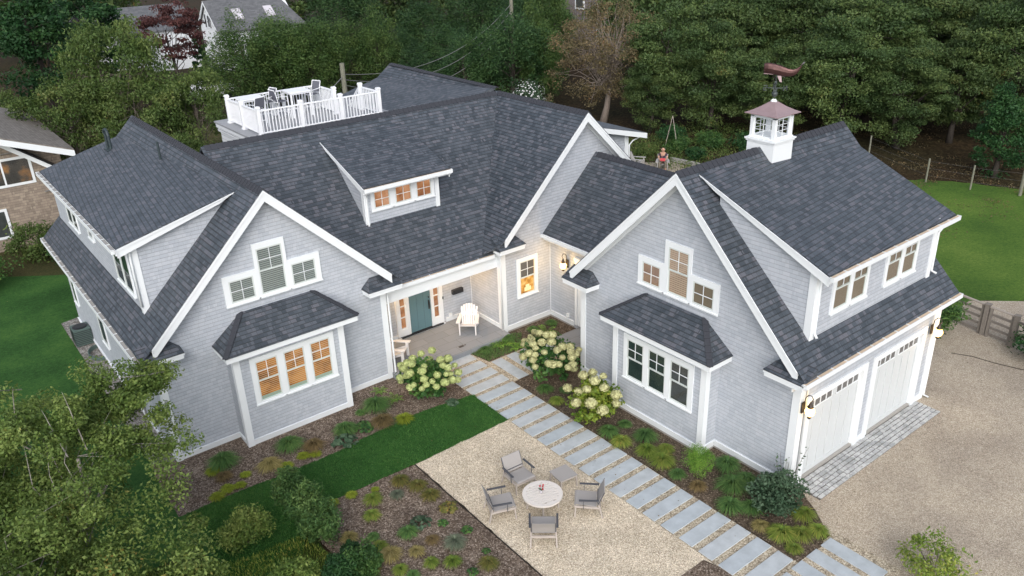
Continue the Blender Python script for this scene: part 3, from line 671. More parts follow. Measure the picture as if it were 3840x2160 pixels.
# rear right dormer of the centre wing
roof([(10.37, 7.9, 7.03), (13.2, 7.9, 6.3), (13.2, 20, 6.3), (10.37, 20, 7.03)])
MB().hexa([(10.5, 8.25, 4.6), (12.5, 8.25, 4.6), (12.5, 19.8, 4.6), (10.5, 19.8, 4.6)], [(10.5, 8.25, 6.9), (12.5, 8.25, 6.4), (12.5, 19.8, 6.4), (10.5, 19.8, 6.9)]).build('dormer_wall', M['siding'], H)
b = MB(); b.prism([(10.3, 7.88, 7.02), (13.24, 7.88, 6.27), (13.24, 7.88, 6.06), (10.6, 7.88, 6.76)], (0, .04, 0)); b.prism([(10.3, 7.92, 6.95), (13.2, 7.92, 6.2), (13.2, 7.92, 6.13), (10.3, 7.92, 6.88)], (0, .33, 0))
P('rake_board', b)
corner(12.5, 8.25, 4.6, 6.33, -1, 1)

# downspouts
def spout(pts, w=.07):
    m = MB(); m.tube(pts, w/2, 8); return P('downspout', m, smooth=True)
spout([(.95, 7.6, 3.45), (.75, 7.52, 3.35), (.69, 7.58, 3.2), (.69, 7.58, .1), (.72, 7.5, .02)])
spout([(5.25, 7.66, 3.3), (5.38, 7.5, 3.22), (5.36, 7.54, 3.1), (5.36, 7.54, .15)])
spout([(5.4, -5.02, 3.5), (5.66, -4.85, 3.4), (5.98, -4.78, 3.25), (5.98, -4.78, .12)])
spout([(12.9, -5.02, 3.5), (12.83, -4.82, 3.3), (12.83, -4.79, 3.1), (12.83, -4.79, .12), (12.95, -4.9, .03)])
spout([(6.1, -4.9, 6.25), (6.36, -4.54, 6.1), (6.38, -4.51, 5.9), (6.38, -4.51, 4.5), (6.34, -4.62, 4.4)])
spout([(12.9, -4.65, 6.0), (12.5, -4.53, 5.85), (12.34, -4.5, 5.7), (12.34, -4.5, 4.5), (12.42, -4.62, 4.42)])
spout([(1.1, 9.2, 6.25), (1.25, 9.46, 6.2), (1.25, 9.45, 5.95), (1.25, 9.45, 5.02), (1.22, 9.36, 4.95)])
spout([(-6.84, 8.8, 6.5), (-6.5, 8.84, 6.35), (-6.52, 8.84, 6.1), (-6.52, 8.84, 4.6)])
spout([(13.12, 8.05, 6.15), (12.75, 8.2, 6.0), (12.56, 8.2, 5.85), (12.56, 8.2, 4.6)], .06)
spout([(5.3, -4.2+8, 3.3), (5.7, 3.65, 3.2), (5.7, 3.62, 3.0), (5.7, 3.62, .2)], .07) if False else None

# ridge caps: overlapping shingles along each ridge
def ridgecap(a, b_, side, w=.16, step=.2, sl=.95):
    a, b_ = Vector(a), Vector(b_); d = (b_-a).normalized(); n = Vector(side); L_ = (b_-a).length; z = Vector((0, 0, 1)); m = MB()
    k = int(L_/step)
    for i in range(k):
        o = a+d*(i*step); hi, lo = .034, .012
        for s_ in (1, -1):
            q = n*s_*w-z*w*sl
            m.face([o+z*hi, o+d*(step+.03)+z*lo, o+d*(step+.03)+q+z*lo, o+q+z*hi] if s_ > 0 else [o+z*hi, o+q+z*hi, o+d*(step+.03)+q+z*lo, o+d*(step+.03)+z*lo])
        m.face([o+z*hi, o+n*w-z*w*sl+z*hi, o+n*w-z*w*sl-z*.0, o]); m.face([o+z*hi, o, o-n*w-z*w*sl, o-n*w-z*w*sl+z*hi])
    P('ridge_cap', m, 'roofcap', recalc=False)
M['roofcap'] = flat('ridge_shingle', (.040, .043, .053), .75, .35, var=.3, scale=18)
ridgecap((LX, 7.26, LZ), (LX, 20.25, LZ), (-1, 0, 0))
ridgecap((-2.8, MY, MZ), (9.2, MY, MZ), (0, -1, 0))
ridgecap((CX, 7.18, CZ), (CX, 12.7, CZ), (-1, 0, 0))
ridgecap((9.36, 12.72, 8.03), (9.36, 21.2, 8.05), (-1, 0, 0), sl=.5)
ridgecap((5.27, GY, GZ), (8.7, GY, GZ), (0, -1, 0)); ridgecap((9.9, GY, GZ), (13.15, GY, GZ), (0, -1, 0))
ridgecap((10.11, 1.6, 6.19), (10.11, 7.55, 6.19), (-1, 0, 0))

# --- bay windows ---------------------------------------------------
def bay(face, c0, c1, wallc, frontc, r0, r1, rfront, ez, t0, t1, tz):
    """face '-y': c = x, front/wall = y ; face '-x': c = y, front/wall = x"""
    def p(c, d, z): return (c, d, z) if face == '-y' else (d, c, z)
    g = thing_part('bay_window')
    m = MB(); m.hexa([p(c0, frontc, .0), p(c1, frontc, 0), p(c1, wallc+.02, 0), p(c0, wallc+.02, 0)], [p(c0, frontc, ez-.1), p(c1, frontc, ez-.1), p(c1, wallc+.02, ez-.1), p(c0, wallc+.02, ez-.1)])
    m.build('wall', M['siding'], g)
    r = MB()
    r.solid([p(r0, wallc, ez), p(r0, rfront, ez), p(r1, rfront, ez), p(r1, wallc, ez), p(t0, wallc, tz), p(t1, wallc, tz)] +
            [p(r0, wallc, ez-.03), p(r0, rfront, ez-.03), p(r1, rfront, ez-.03), p(r1, wallc, ez-.03)],
            [(0, 1, 4), (1, 2, 5, 4), (2, 3, 5), (0, 4, 5, 3), (0, 6, 7, 1), (1, 7, 8, 2), (2, 8, 9, 3), (9, 8, 7, 6), (0, 3, 9, 6)])
    r.build('roof', M['roof'], g)
    # hip caps
    for a, b_ in ((p(r0, rfront, ez), p(t0, wallc, tz)), (p(r1, rfront, ez), p(t1, wallc, tz))):
        a, b_ = Vector(a), Vector(b_); k = 7; hc = MB()
        for i in range(k):
            o = a.lerp(b_, i/k); q = a.lerp(b_, (i+1)/k+.02)
            hc.bar(o+Vector((0, 0, .006)), q-Vector((0, 0, .004)), .17, .022)
        hc.build('hip_cap', M['roofcap'], g)
    f = MB(); s0 = .03*(1 if r1 > r0 else -1); sf = .03*(1 if wallc > rfront else -1)
    def ring(i0, i1, fr, z0, z1):
        A = [p(i0, fr, z0), p(i1, fr, z0), p(i1, wallc, z0), p(i0, wallc, z0)]; f.hexa(A, [(x, y, z1) for x, y, _ in A])
    ring(r0+s0, r1-s0, rfront+sf, ez-.2, ez-.032)
    ring(c0-s0*1.2, c1+s0*1.2, frontc-sf*1.1, ez-.36, ez-.2)
    f.build('cornice', M['white'], g)
    for c, s in ((c0, 1), (c1, -1)):
        cb = MB()
        q = s*(1 if c1 > c0 else -1); o = .028
        def bx(ca, cb_, da, db): 
            A = [p(ca, da, .0), p(cb_, da, .0), p(cb_, db, .0), p(ca, db, .0)]; cb.hexa(A, [(x, y, ez-.36) for x, y, _ in A])
        bx(c-o*q, c+.17*q, frontc-sf/.03*o, frontc); bx(c-o*q, c, frontc, frontc+sf/.03*.16)
        cb.build('corner_board', M['white'], g)
    return g
def thing_part(name):
    o = bpy.data.objects.new(name, None); COL.objects.link(o); o.parent = H; return o
bayL = bay('-y', -4.86, -1.35, 7.64, 6.94, -5.16, -.92, 6.57, 3.33, -4.17, -1.88, 4.10)
bayG = bay('-x', 1.44, -2.18, 5.73, 5.14, 1.74, -2.57, 4.76, 3.27, .68, -1.53, 4.02)

# --- windows -------------------------------------------------------
def windows(face, plane, openings, back, kinds, parent=None, cas=.15, gap=None, sill=True, name='window', headx=0):
    """openings = (u0,u1,z0,z1) seen from outside; kinds: 'dh' 2x2 over one, 'sq' 2x2, 'dhs' 2x2 over one with open lower sash"""
    if face == '-y': U, N = Vector((1, 0, 0)), Vector((0, -1, 0)); base = Vector((0, plane, 0))
    elif face == '-x': U, N = Vector((0, -1, 0)), Vector((-1, 0, 0)); base = Vector((plane, 0, 0))
    else: raise ValueError
    Z = Vector((0, 0, 1))
    def bx(m, u0, u1, z0, z1, n0, n1, mi=0): m.obox(base+U*u0+Z*z0+N*n0, U*(u1-u0), Z*(z1-z0), N*(n1-n0), mi)
    ops = sorted(openings)
    outer = []
    for i, (u0, u1, z0, z1) in enumerate(ops):
        l = cas if i == 0 else (u0-ops[i-1][1])/2; r = cas if i == len(ops)-1 else (ops[i+1][0]-u1)/2
        outer.append((u0-l, u1+r, z0-.10, z1+cas))
    us = sorted({round(a, 4) for o in ops+outer for a in o[:2]}); zs = sorted({round(a, 4) for o in ops+outer for a in o[2:]})
    root = MB()
    ins = lambda u, z, o: o[0] < u < o[1] and o[2] < z < o[3]
    for a, b_ in zip(us, us[1:]):
        run = None
        for c, d in zip(zs, zs[1:]):
            u, z = (a+b_)/2, (c+d)/2
            ok = any(ins(u, z, o) for o in outer) and not any(ins(u, z, o) for o in ops)
            if ok: bx(root, a, b_, c, d, 0, .045)
    if sill:
        for (o, p_) in zip(outer, ops): bx(root, o[0]-.02, o[1]+.02, p_[2]-.10, p_[2]-.055, .045, .075)
    win = P(name, root, 'white', parent=parent)
    for (u0, u1, z0, z1), bk, kd in zip(ops, back, kinds):
        sm = MB(); gm = MB(); f = .04; mt = .018
        def sash(a, b_, c, d, n, grid):
            bx(sm, a, a+f, c, d, n, n+.02); bx(sm, b_-f, b_, c, d, n, n+.02); bx(sm, a+f, b_-f, c, c+f, n, n+.02); bx(sm, a+f, b_-f, d-f, d, n, n+.02)
            if grid:
                um, zm_ = (a+b_)/2, (c+d)/2
                bx(sm, um-mt/2, um+mt/2, c+f, d-f, n+.003, n+.022, 1); bx(sm, a+f, um-mt/2, zm_-mt/2, zm_+mt/2, n+.003, n+.022, 1); bx(sm, um+mt/2, b_-f, zm_-mt/2, zm_+mt/2, n+.003, n+.022, 1)
            q0 = base+N*(n+.010); gm.face([q0+U*(a+f)+Z*(c+f), q0+U*(b_-f)+Z*(c+f), q0+U*(b_-f)+Z*(d-f), q0+U*(a+f)+Z*(d-f)])
        mid = (z0+z1)/2+.02
        if kd in ('sq', 'plain'): sash(u0, u1, z0, z1, .02, kd == 'sq')
        else:
            sash(u0, u1, mid-.02, z1, .024, True); sash(u0, u1, z0, mid+.02, .003 if False else .004, False)
        sm.build('sash', [M['sash'], M['white']], win); gm.build('pane', M['glass'], win)
        bk0, *slat = bk.split('+')
        bm_ = MB(); bx(bm_, u0, u1, z0, z1, .0012, .0024); bm_.build('interior', M[bk0], win)
        if slat:
            s_ = MB(); k = int((z1-z0)/.062)
            for i in range(k):
                zz = z0+.02+i*(z1-z0-.03)/k
                s_.obox(base+U*(u0+.02)+Z*zz+N*.0032, U*(u1-u0-.04), Z*(.018 if slat[0] == 'thin' else .042)+N*.0, N*(.0036), 0)
            s_.build('blind', M['blind_warm' if 'lit' in bk0 else 'blind'], win)
            if slat[0] == 'thin':
                q = MB(); bx(q, u0+.04, u1-.04, z0+.04, z0+.16, .0045, .006); q.build('sill_strip', M['sill_strip'], win)
    return win
M['sill_strip'] = flat('pale_green_stool', (.36, .50, .42), .6, .3)  # plain pale green strip across the foot of the pane, not emissive
# T windows in the two gables, triple windows in the bays
windows('-y', 7.64, [(-4.36, -3.62, 4.45, 5.14), (-3.42, -2.63, 4.45, 5.90), (-2.43, -1.66, 4.45, 5.14)], ['mid_room+wide', 'mid_room+wide', 'mid_room+wide'], ['sq', 'dh', 'sq'], cas=.17)
windows('-y', 6.94, [(-4.26, -3.57, 1.40, 2.75), (-3.37, -2.71, 1.40, 2.75), (-2.51, -1.85, 1.40, 2.75)], ['lit_orange+thin']*3, ['dh']*3, parent=bayL, cas=.15)
windows('-x', 5.73, [(-.88, -.17, 4.36, 5.03), (.12, .87, 4.36, 5.78), (1.06, 1.80, 4.36, 5.03)], ['lit_blind', 'lit_blind+wide', 'shade'], ['sq', 'dh', 'sq'], cas=.17)
windows('-x', 5.14, [(-.83, -.16, 1.34, 2.65), (.04, .71, 1.34, 2.65), (.91, 1.60, 1.34, 2.65)], ['dark_room_reflection', 'dark_room_reflection', 'mid_room'], ['dh']*3, parent=bayG, cas=.16)
windows('-y', 7.58, [(6.26, 6.98, 1.36, 2.72)], ['lit_room'], ['dh'], cas=.14)
m = MB(); m.box(6.30, 6.94, 7.58-.0036, 7.58-.0026, 2.02, 2.68); P('screen', m, 'grey_shade')
m = MB(); m.box(6.48, 6.80, 7.58-.0042, 7.58-.003, 1.46, 1.62).box(6.54, 6.72, 7.58-.0042, 7.58-.003, 1.62, 1.72); M['lampshade'] = M_LAMP; P('lamp_shape', m, 'lampshade')
windows('-y', 9.5, [(1.55, 2.17, 5.47, 6.08), (2.39, 3.04, 5.47, 6.08), (3.25, 3.87, 5.47, 6.08)], ['lit_wood']*3, ['sq']*3, cas=.12)
windows('-y', -4.46, [(7.13, 7.80, 4.88, 6.06), (7.96, 8.62, 4.88, 6.06)], ['shade']*2, ['dh']*2, cas=.11)
windows('-y', -4.46, [(9.69, 10.36, 4.88, 6.0), (10.52, 11.17, 4.88, 6.0)], ['shade']*2, ['dh']*2, cas=.11)
windows('-x', -6.47, [(-17.75, -17.05, 4.85, 5.75), (-16.95, -16.3, 4.85, 5.75)], ['dark_room_reflection']*2, ['plain']*2, cas=.06)
windows('-x', -6.47, [(-14.5, -13.95, 5.2, 5.65)], ['mid_room'], ['plain'], cas=.08)
windows('-x', -6.47, [(-11.25, -10.4, 4.75, 6.0), (-10.3, -9.5, 4.75, 6.0)], ['dark_room_reflection']*2, ['plain']*2, cas=.06)
windows('-x', -6.8, [(-19.35, -18.75, 1.2, 2.5)], ['dark_room_reflection'], ['plain'], cas=.04)
windows('-x', -6.8, [(-15.1, -14.3, 1.15, 2.5)], ['dark_room_reflection'], ['plain'], cas=.04)

# --- front door ---
dr = MB(); dr.box(2.56, 3.46, 9.50, 9.545, .30, 2.33)
door = P('front_door', dr, 'door_teal', 'teal front door with three small panes across its top')
m = MB(); [m.box(2.56+.30*i+.0, 2.56+.30*i+.004, 9.497, 9.50, .32, 2.0) for i in (1, 2)]; m.build('plank_groove', M['black'], door)
m = MB(); [m.box(2.64+.26*i, 2.86+.26*i, 9.494, 9.4995, 2.08, 2.24) for i in range(3)]; m.build('door_pane', M['lit_wood'], door)
m = MB(); m.box(3.36, 3.40, 9.47, 9.5, 1.05, 1.42).tube([(3.38, 9.44, 1.1), (3.38, 9.43, 1.25), (3.38, 9.44, 1.38)], .012); m.ball((3.38, 9.46, 1.55), .03); m.build('handle', M['bronze'], door)
fr = MB(); z1 = 2.42
for a, b_ in ((1.98, 2.13), (2.40, 2.54), (3.48, 3.60), (3.87, 4.02)): fr.box(a, b_, 9.49, 9.578, .28, z1)
fr.box(1.94, 4.06, 9.48, 9.578, z1, 2.6); fr.box(2.54, 3.48, 9.49, 9.578, 2.35, z1)
fr.box(2.13, 2.40, 9.5, 9.578, .28, .56); fr.box(3.60, 3.87, 9.5, 9.578, .28, .56)
P('door_frame', fr)
for a, b_ in ((2.13, 2.40), (3.60, 3.87)):
    s = MB(); s.box(a, a+.035, 9.52, 9.56, .56, z1); s.box(b_-.035, b_, 9.52, 9.56, .56, z1)
    for i in range(5): s.box(a+.035, b_-.035, 9.52, 9.56, .56+i*(z1-.6)/4, .56+i*(z1-.6)/4+.035)
    sl_ = P('sidelight', s); MB().box(a, b_, 9.565, 9.575, .56, z1).build('interior', M['lit_wood'], sl_); MB().face([(a+.035, 9.54, .56), (b_-.035, 9.54, .56), (b_-.035, 9.54, z1), (a+.035, 9.54, z1)]).build('pane', M['glass'], sl_)
P('door_sill', MB().box(2.1, 3.95, 9.42, 9.578, .235, .28), 'black'); P('threshold', MB().box(1.94, 4.06, 9.46, 9.578, .2, .235))
# side door by the lantern, mostly hidden behind the garage corner
P('side_door', MB().box(7.72, 7.765, 5.2, 5.95, .2, 2.6), 'white'); P('door_frame', MB().box(7.70, 7.77, 5.97, 6.1, .2, 2.8).box(7.69, 7.77, 5.0, 6.14, 2.8, 2.95))

# --- garage doors ---
M['garage_paint'] = flat('garage_door_paint', (.57, .60, .615), .5, .3, var=.04, scale=2)
M['lit_white'] = M['white']
for k, (x0, x1) in enumerate((D1, D2)):
    f = MB(); f.box(x0-.17, x0, -4.785, -4.742, .0, DH+.14); f.box(x1, x1+.17, -4.785, -4.742, 0, DH+.14); f.box(x0, x1, -4.785, -4.742, DH, DH+.14)
    f.box(x0, x0+.04, -4.785, -4.62, .1, DH-.03); f.box(x1-.04, x1, -4.785, -4.62, .1, DH-.03); f.box(x0, x1, -4.785, -4.62, DH-.03, DH)
    P('garage_door_frame', f, label='white casing of the %s garage door' % ('nearer', 'farther')[k])
    y = -4.66
    d = MB(); d.box(x0, x1, y+.002, y+.05, .1, DH+.05)
    W = x1-x0; zt = DH-.40
    # rails and stiles laid on the slab
    for z0, z1_ in ((.1, .24), (zt-.12, zt), (DH-.1, DH)): d.box(x0+.04, x1-.04, y-.016, y, z0, z1_)
    for i in range(7): c = x0+.04+(W-.08)*i/6; wd = .05 if i in (0, 3, 6) else .035; d.box(max(c-wd, x0+.01), min(c+wd, x1-.01), y-.018, y-.0165 if False else y, .24, zt-.12)
    for i in (0, 3, 6): c = x0+.04+(W-.08)*i/6; d.box(max(c-.07, x0+.01), min(c+.07, x1-.01), y-.018, y, zt, DH-.1)
    gd = P('garage_door', d, 'garage_paint', label='white panelled garage door, the %s one' % ('nearer', 'farther')[k])
    for j in (0, 1):
        a = x0+.11+(W/2)*j; b_ = a+W/2-.20
        g = MB(); fm = MB(); q = (b_-a)/4
        g.box(a, b_, y-.006, y-.002, zt+.02, DH-.12)
        for i in range(5): fm.box(a+q*i-.014, a+q*i+.014, y-.022, y-.006, zt+.02, DH-.12)
        fm.box(a, b_, y-.023, y-.006, zt, zt+.03); fm.box(a, b_, y-.023, y-.006, DH-.13, DH-.1)
        g.build('window_light', M['garage_glass'], gd); fm.build('light_frame', M['white'], gd)
P('garage_apron_sill', MB().box(5.98, 8.85, -4.74, -4.45, 0, .1).box(9.4, 12.1, -4.74, -4.45, 0, .1), 'concrete')
band([(8.97, -4.74), (9.29, -4.74)], .0, .2); band([(12.23, -4.74), (12.63, -4.74)], .0, .2)

# --- cupola ---
cx, cy = 9.31, -.59
b = MB(); b.box(cx-.46, cx+.46, cy-.46, cy+.46, 7.4, 8.34)
cup = P('cupola', b, 'white', 'white square cupola with copper roof on the garage ridge')
m = MB(); m.box(cx-.52, cx+.52, cy-.52, cy+.52, 8.34, 8.385); m.box(cx-.49, cx+.49, cy-.49, cy+.49, 8.29, 8.34); m.box(cx-.45, cx+.45, cy-.45, cy+.45, 8.39, 8.43); m.build('sill', M['white'], cup)
m = MB(); h = .425
for sx in (-1, 1):
    for sy in (-1, 1): m.box(min(cx+sx*h, cx+sx*(h-.11)), max(cx+sx*h, cx+sx*(h-.11)), min(cy+sy*h, cy+sy*(h-.11)), max(cy+sy*h, cy+sy*(h-.11)), 8.43, 9.03)
m.box(cx-h, cx+h, cy-h, cy+h, 9.0, 9.06); m.box(cx-h-.05, cx+h+.05, cy-h-.05, cy+h+.05, 9.06, 9.10); m.build('frame', M['white'], cup)
for U_, N_ in ((Vector((1, 0, 0)), Vector((0, -1, 0))), (Vector((1, 0, 0)), Vector((0, 1, 0))), (Vector((0, 1, 0)), Vector((-1, 0, 0))), (Vector((0, 1, 0)), Vector((1, 0, 0)))):
    o = Vector((cx, cy, 8.43))+N_*(h-.06); m = MB(); s = .315; z = Vector((0, 0, 1))
    m.obox(o-U_*s, U_*.03, z*.57, N_*.03); m.obox(o+U_*(s-.03), U_*.03, z*.57, N_*.03); m.obox(o-U_*(s-.035), U_*2*(s-.035), z*.03, N_*.03); m.obox(o-U_*(s-.035)+z*.54, U_*2*(s-.035), z*.03, N_*.03)
    m.obox(o-U_*.006+z*.03, U_*.012, z*.51, N_*.022); m.obox(o-U_*(s-.035)+z*.2, U_*2*(s-.035), z*.011, N_*.021); m.obox(o-U_*(s-.035)+z*.37, U_*2*(s-.035), z*.011, N_*.021)
    wn = m.build('window', M['white'], cup)
m = MB(); e = .56; z0 = 9.10
prof = [(1, 0), (.72, .075), (.42, .18), (.15, .30)]
rings = [[(cx+sx*e*r, cy+sy*e*r, z0+hh) for sx, sy in ((-1, -1), (1, -1), (1, 1), (-1, 1))] for r, hh in prof]
for ra, rb in zip(rings, rings[1:]):
    for i in range(4): m.face([ra[i], ra[(i+1) % 4], rb[(i+1) % 4], rb[i]])
m.face(rings[-1]); m.face([(x, y, z-.02) for x, y, z in rings[0]][::-1])
for i in range(4):
    a, b_ = rings[0][i], rings[0][(i+1) % 4]; m.face([(a[0], a[1], a[2]-.02), (b_[0], b_[1], b_[2]-.02), b_, a])
m.build('roof', M['copper'], cup)
m = MB(); m.lathe((cx, cy, 9.38), [(.09, 0), (.09, .05), (.07, .06), (.05, .09)], 12); m.build('cap', M['white'], cup)

# --- whale weathervane ---
wv = thing('weathervane', (cx, cy, 9.47), 'copper whale weathervane with compass letters on top of the cupola', 'weathervane')
a_ = math.atan2(-.82, .57)
wd = Vector((math.cos(a_), math.sin(a_), 0)); Zv = Vector((0, 0, 1)); nn = Vector((-wd.y, wd.x, 0)); o = Vector((0, 0, 0))
m = MB(); m.tube([(0, 0, -.05), (0, 0, .70)], [.018, .012], 8); m.build('pole', M['verdigris'], wv)
m = MB(); m.ball((0, 0, .14), .085); m.build('globe', M['verdigris'], wv, smooth=True); m = MB(); m.ball((0, 0, .47), .04); m.build('globe', M['verdigris'], wv, smooth=True)
for ang in (0, math.pi/2):
    d = wd*math.cos(ang)+nn*math.sin(ang); m = MB(); m.bar(Zv*.31-d*.2, Zv*.31+d*.2, .018); m.build('compass_arm', M['verdigris'], wv)
def letter(ch, c, d, s=.13):
    m = MB(); c = Vector(c); g = lambda u, v: c+d*(u*s)+Zv*(v*s)
    strokes = {'S': [((.35, .5), (-.35, .5)), ((-.35, .5), (-.35, 0)), ((-.35, 0), (.35, 0)), ((.35, 0), (.35, -.5)), ((.35, -.5), (-.35, -.5))],
               'N': [((-.35, -.5), (-.35, .5)), ((-.35, .5), (.35, -.5)), ((.35, -.5), (.35, .5))],
               'E': [((-.35, -.5), (-.35, .5)), ((-.35, .5), (.35, .5)), ((-.35, 0), (.25, 0)), ((-.35, -.5), (.35, -.5))],
               'W': [((-.45, .5), (-.2, -.5)), ((-.2, -.5), (0, .3)), ((0, .3), (.2, -.5)), ((.2, -.5), (.45, .5))]}[ch]
    for p_, q_ in strokes: m.bar(g(*p_), g(*q_), .022, .022)
    m.build('compass_letter', M['verdigris'], wv)
letter('S', -wd*.27+Zv*.31, -wd); letter('N', wd*.27+Zv*.31, -wd); letter('E', nn*.27+Zv*.31, wd); letter('W', -nn*.27+Zv*.31, wd)
# whale body: stations along its length (t, centre z, half height, half width)
st = [(-.36, .80, .10, .035), (-.34, .80, .14, .06), (-.24, .80, .15, .085), (-.10, .78, .15, .095), (.04, .75, .14, .085), (.17, .715, .115, .065), (.30, .685, .09, .045), (.42, .68, .07, .03), (.52, .72, .055, .022), (.59, .79, .042, .015), (.65, .90, .028, .008)]
m = MB(); n = 12; rg = []
for t_, zc_, hh, hw in st:
    zc_ += .06; hh *= 1.0+max(0, t_)*.9
    rg.append([wd*t_+nn*(hw*math.cos(2*math.pi*k/n))+Zv*(zc_+hh*math.sin(2*math.pi*k/n)) for k in range(n)])
for a1, b1 in zip(rg, rg[1:]):
    for k in range(n): m.face([a1[k], a1[(k+1) % n], b1[(k+1) % n], b1[k]])
m.face(rg[0][::-1]); m.face(rg[-1])
m.build('whale_body', M['copper_dark'], wv)
m = MB(); m.obox(-wd*.35+Zv*.70-nn*.02, wd*.26-Zv*.015, nn*.04, Zv*.022); m.build('jaw', M['copper'], wv)
m = MB(); m.prism([wd*.02+Zv*.66-nn*.06, wd*.13+Zv*.66-nn*.06, wd*.16+Zv*.50-nn*.16, wd*.10+Zv*.52-nn*.16], nn*.015); m.prism([wd*.02+Zv*.66+nn*.06, wd*.13+Zv*.66+nn*.06, wd*.25+Zv*.57+nn*.16, wd*.20+Zv*.6+nn*.16], nn*.015); m.build('flipper', M['copper'], wv)
m = MB(); c = wd*.62+Zv*.92
m.solid([c, wd*.73+Zv*1.07+nn*.17, wd*.69+Zv*1.04, wd*.73+Zv*1.07-nn*.17, c-wd*.02], [(0, 1, 2), (0, 2, 3), (4, 2, 1), (4, 3, 2)]); m.build('fluke', M['copper'], wv)

# --- roof vents ---
m = MB()
for y in (19.1, 18.78): m.box(-4.52, -4.2, y-.14, y+.14, 6.86, 6.885)
m.tube([(-4.38, 19.1, 6.8), (-4.38, 19.1, 7.45)], .05, 10); m.tube([(-4.34, 18.8, 6.8), (-4.34, 18.8, 7.4), (-4.34, 18.86, 7.55), (-4.35, 19.0, 7.62), (-4.38, 19.15, 7.56), (-4.38, 19.2, 7.45)], .055, 10)
P('vent_pipe', m, 'pipe', 'pair of dark vent pipes with a bent top', smooth=False)
m = MB(); m.box(-3.82, -3.5, 14.62, 14.9, 7.1, 7.13); m.tube([(-3.67, 14.77, 7.0), (-3.67, 14.77, 7.8)], .04, 10); P('vent_pipe', m, 'pipe', 'single straight vent pipe')

# house number
def text_mesh(s, size, depth=.01):
    cu = bpy.data.curves.new('t', 'FONT'); cu.body = s; cu.size = size; cu.extrude = depth; cu.align_x = 'CENTER'; cu.align_y = 'CENTER'
    o = bpy.data.objects.new('t', cu); COL.objects.link(o); bpy.context.view_layer.update()
    me = bpy.data.meshes.new_from_object(o.evaluated_get(bpy.context.evaluated_depsgraph_get())); bpy.data.objects.remove(o); return me
M['num'] = flat('grey_number', (.30, .30, .32), .5, .4)
for z in (2.03, 1.83):
    me = text_mesh('9', .25); me.name = 'house_number'; me.materials.clear(); me.materials.append(M['num'])
    o = bpy.data.objects.new('house_number', me); COL.objects.link(o); o.parent = H; o.rotation_euler = (rad(90), 0, 0); o.location = (-6.725, 7.60, z)

# mailbox, outlets, doorbell
P('mailbox', MB().box(4.48, 4.95, 9.44, 9.58, 1.28, 1.46), 'black', 'black wall mailbox')
P('outlet', MB().box(4.28, 4.42, 9.52, 9.58, .38, .50).box(7.70, 7.77, 6.45, 6.6, .36, .48))
P('doorbell', MB().box(4.0, 4.04, 9.47, 9.49, 1.25, 1.36), 'black')

# rooftop deck
DZ = 7.11
P('deck_base', MB().box(.06, 5.9, 15.2, 19.4, 3.5, 6.86).box(-.02, 5.98, 15.1, 19.48, 6.7, 6.80).box(-.06, 6.0, 15.1, 19.52, 6.86, 7.03), 'white_siding', 'white block carrying the roof deck')
P('deck_floor', MB().box(-.1, 6.02, 15.15, 19.55, 7.04, DZ), 'deckboard')
def railing(pts, label, posts=True, base=DZ, top=1.0):
    t = thing('deck_railing', (pts[0][0], pts[0][1], base), label, 'railing', 'white railings round the roof deck')
    t['category'] = 'railing'; ox, oy, oz = pts[0][0], pts[0][1], base
    for (x0, y0), (x1, y1) in zip(pts, pts[1:]):
        a = Vector((x0-ox, y0-oy, 0)); b_ = Vector((x1-ox, y1-oy, 0)); d = (b_-a); L_ = d.length; d.normalize()
        m = MB(); m.bar(a+Zv*(top-.04), b_+Zv*(top-.04), .08, .05); m.build('top_rail', M['white_pvc'], t)
        m = MB(); m.bar(a+Zv*.12, b_+Zv*.12, .05, .04); m.build('bottom_rail', M['white_pvc'], t)
        k = int(L_/.125)
        m = MB()
        for i in range(1, k): m.bar(a+d*(L_*i/k)+Zv*.14, a+d*(L_*i/k)+Zv*(top-.065), .034)
        tag(m.build('balusters', M['white_pvc'], t))
    return t
def post(x, y):
    m = MB(); m.box(-.07, .07, -.07, .07, 0, 1.06); m.box(-.1, .1, -.1, .1, 0, .06); m.box(-.09, .09, -.09, .09, 1.06, 1.09); m.box(-.075, .075, -.075, .075, 1.09, 1.13)
    return m
rl = [('left side', [(.3, 18.7), (.3, 17.2), (.3, 15.55)]), ('front', [(.3, 15.55), (2.0, 15.5), (3.68, 15.45), (5.36, 15.4)]), ('back', [(.3, 18.7), (2.2, 18.7), (4.15, 18.62)]), ('stair side', [(4.15, 18.62), (4.15, 16.95)]), ('far right side', [(5.36, 15.4), (5.33, 16.87)])]
for nme, pts in rl:
    railing(pts, f'white baluster railing along the {nme} of the roof deck')
desc = {(.3, 18.7): 'back left corner', (.3, 17.2): 'middle of the left side', (.3, 15.55): 'front left corner', (2.0, 15.5): 'front, left of its middle', (3.68, 15.45): 'front, right of its middle', (5.36, 15.4): 'front right corner', (2.2, 18.7): 'middle of the back', (4.15, 18.62): 'back right corner', (4.15, 16.95): 'head of the stairs, left side', (5.33, 16.87): 'head of the stairs, right side'}
for (x, y), ds in desc.items():
    o = post(x, y).build('railing_post', M['white_pvc']); o.location = (x, y, DZ); tag(o, f'capped white railing post of the roof deck at the {ds}', 'railing post', 'capped posts of the roof deck railing')
m = MB(); sr = thing('stair_rail', (5.3, 16.87, DZ), 'sloping white handrail going down behind the roof deck', 'railing')
m.bar((0, 0, .98), (0, 2.2, -.9), .07, .05); m.bar((-1.1, 0, .98), (-1.1, 2.2, -.9), .07, .05); m.build('top_rail', M['white_pvc'], sr)
m = MB(); m.bar((0, 0, .12), (0, 2.2, -1.76), .05, .04)
for i in range(14): m.bar((0, .15+i*.15, .1-.128-i*.128), (0, .15+i*.15, .95-.128-i*.128), .034)
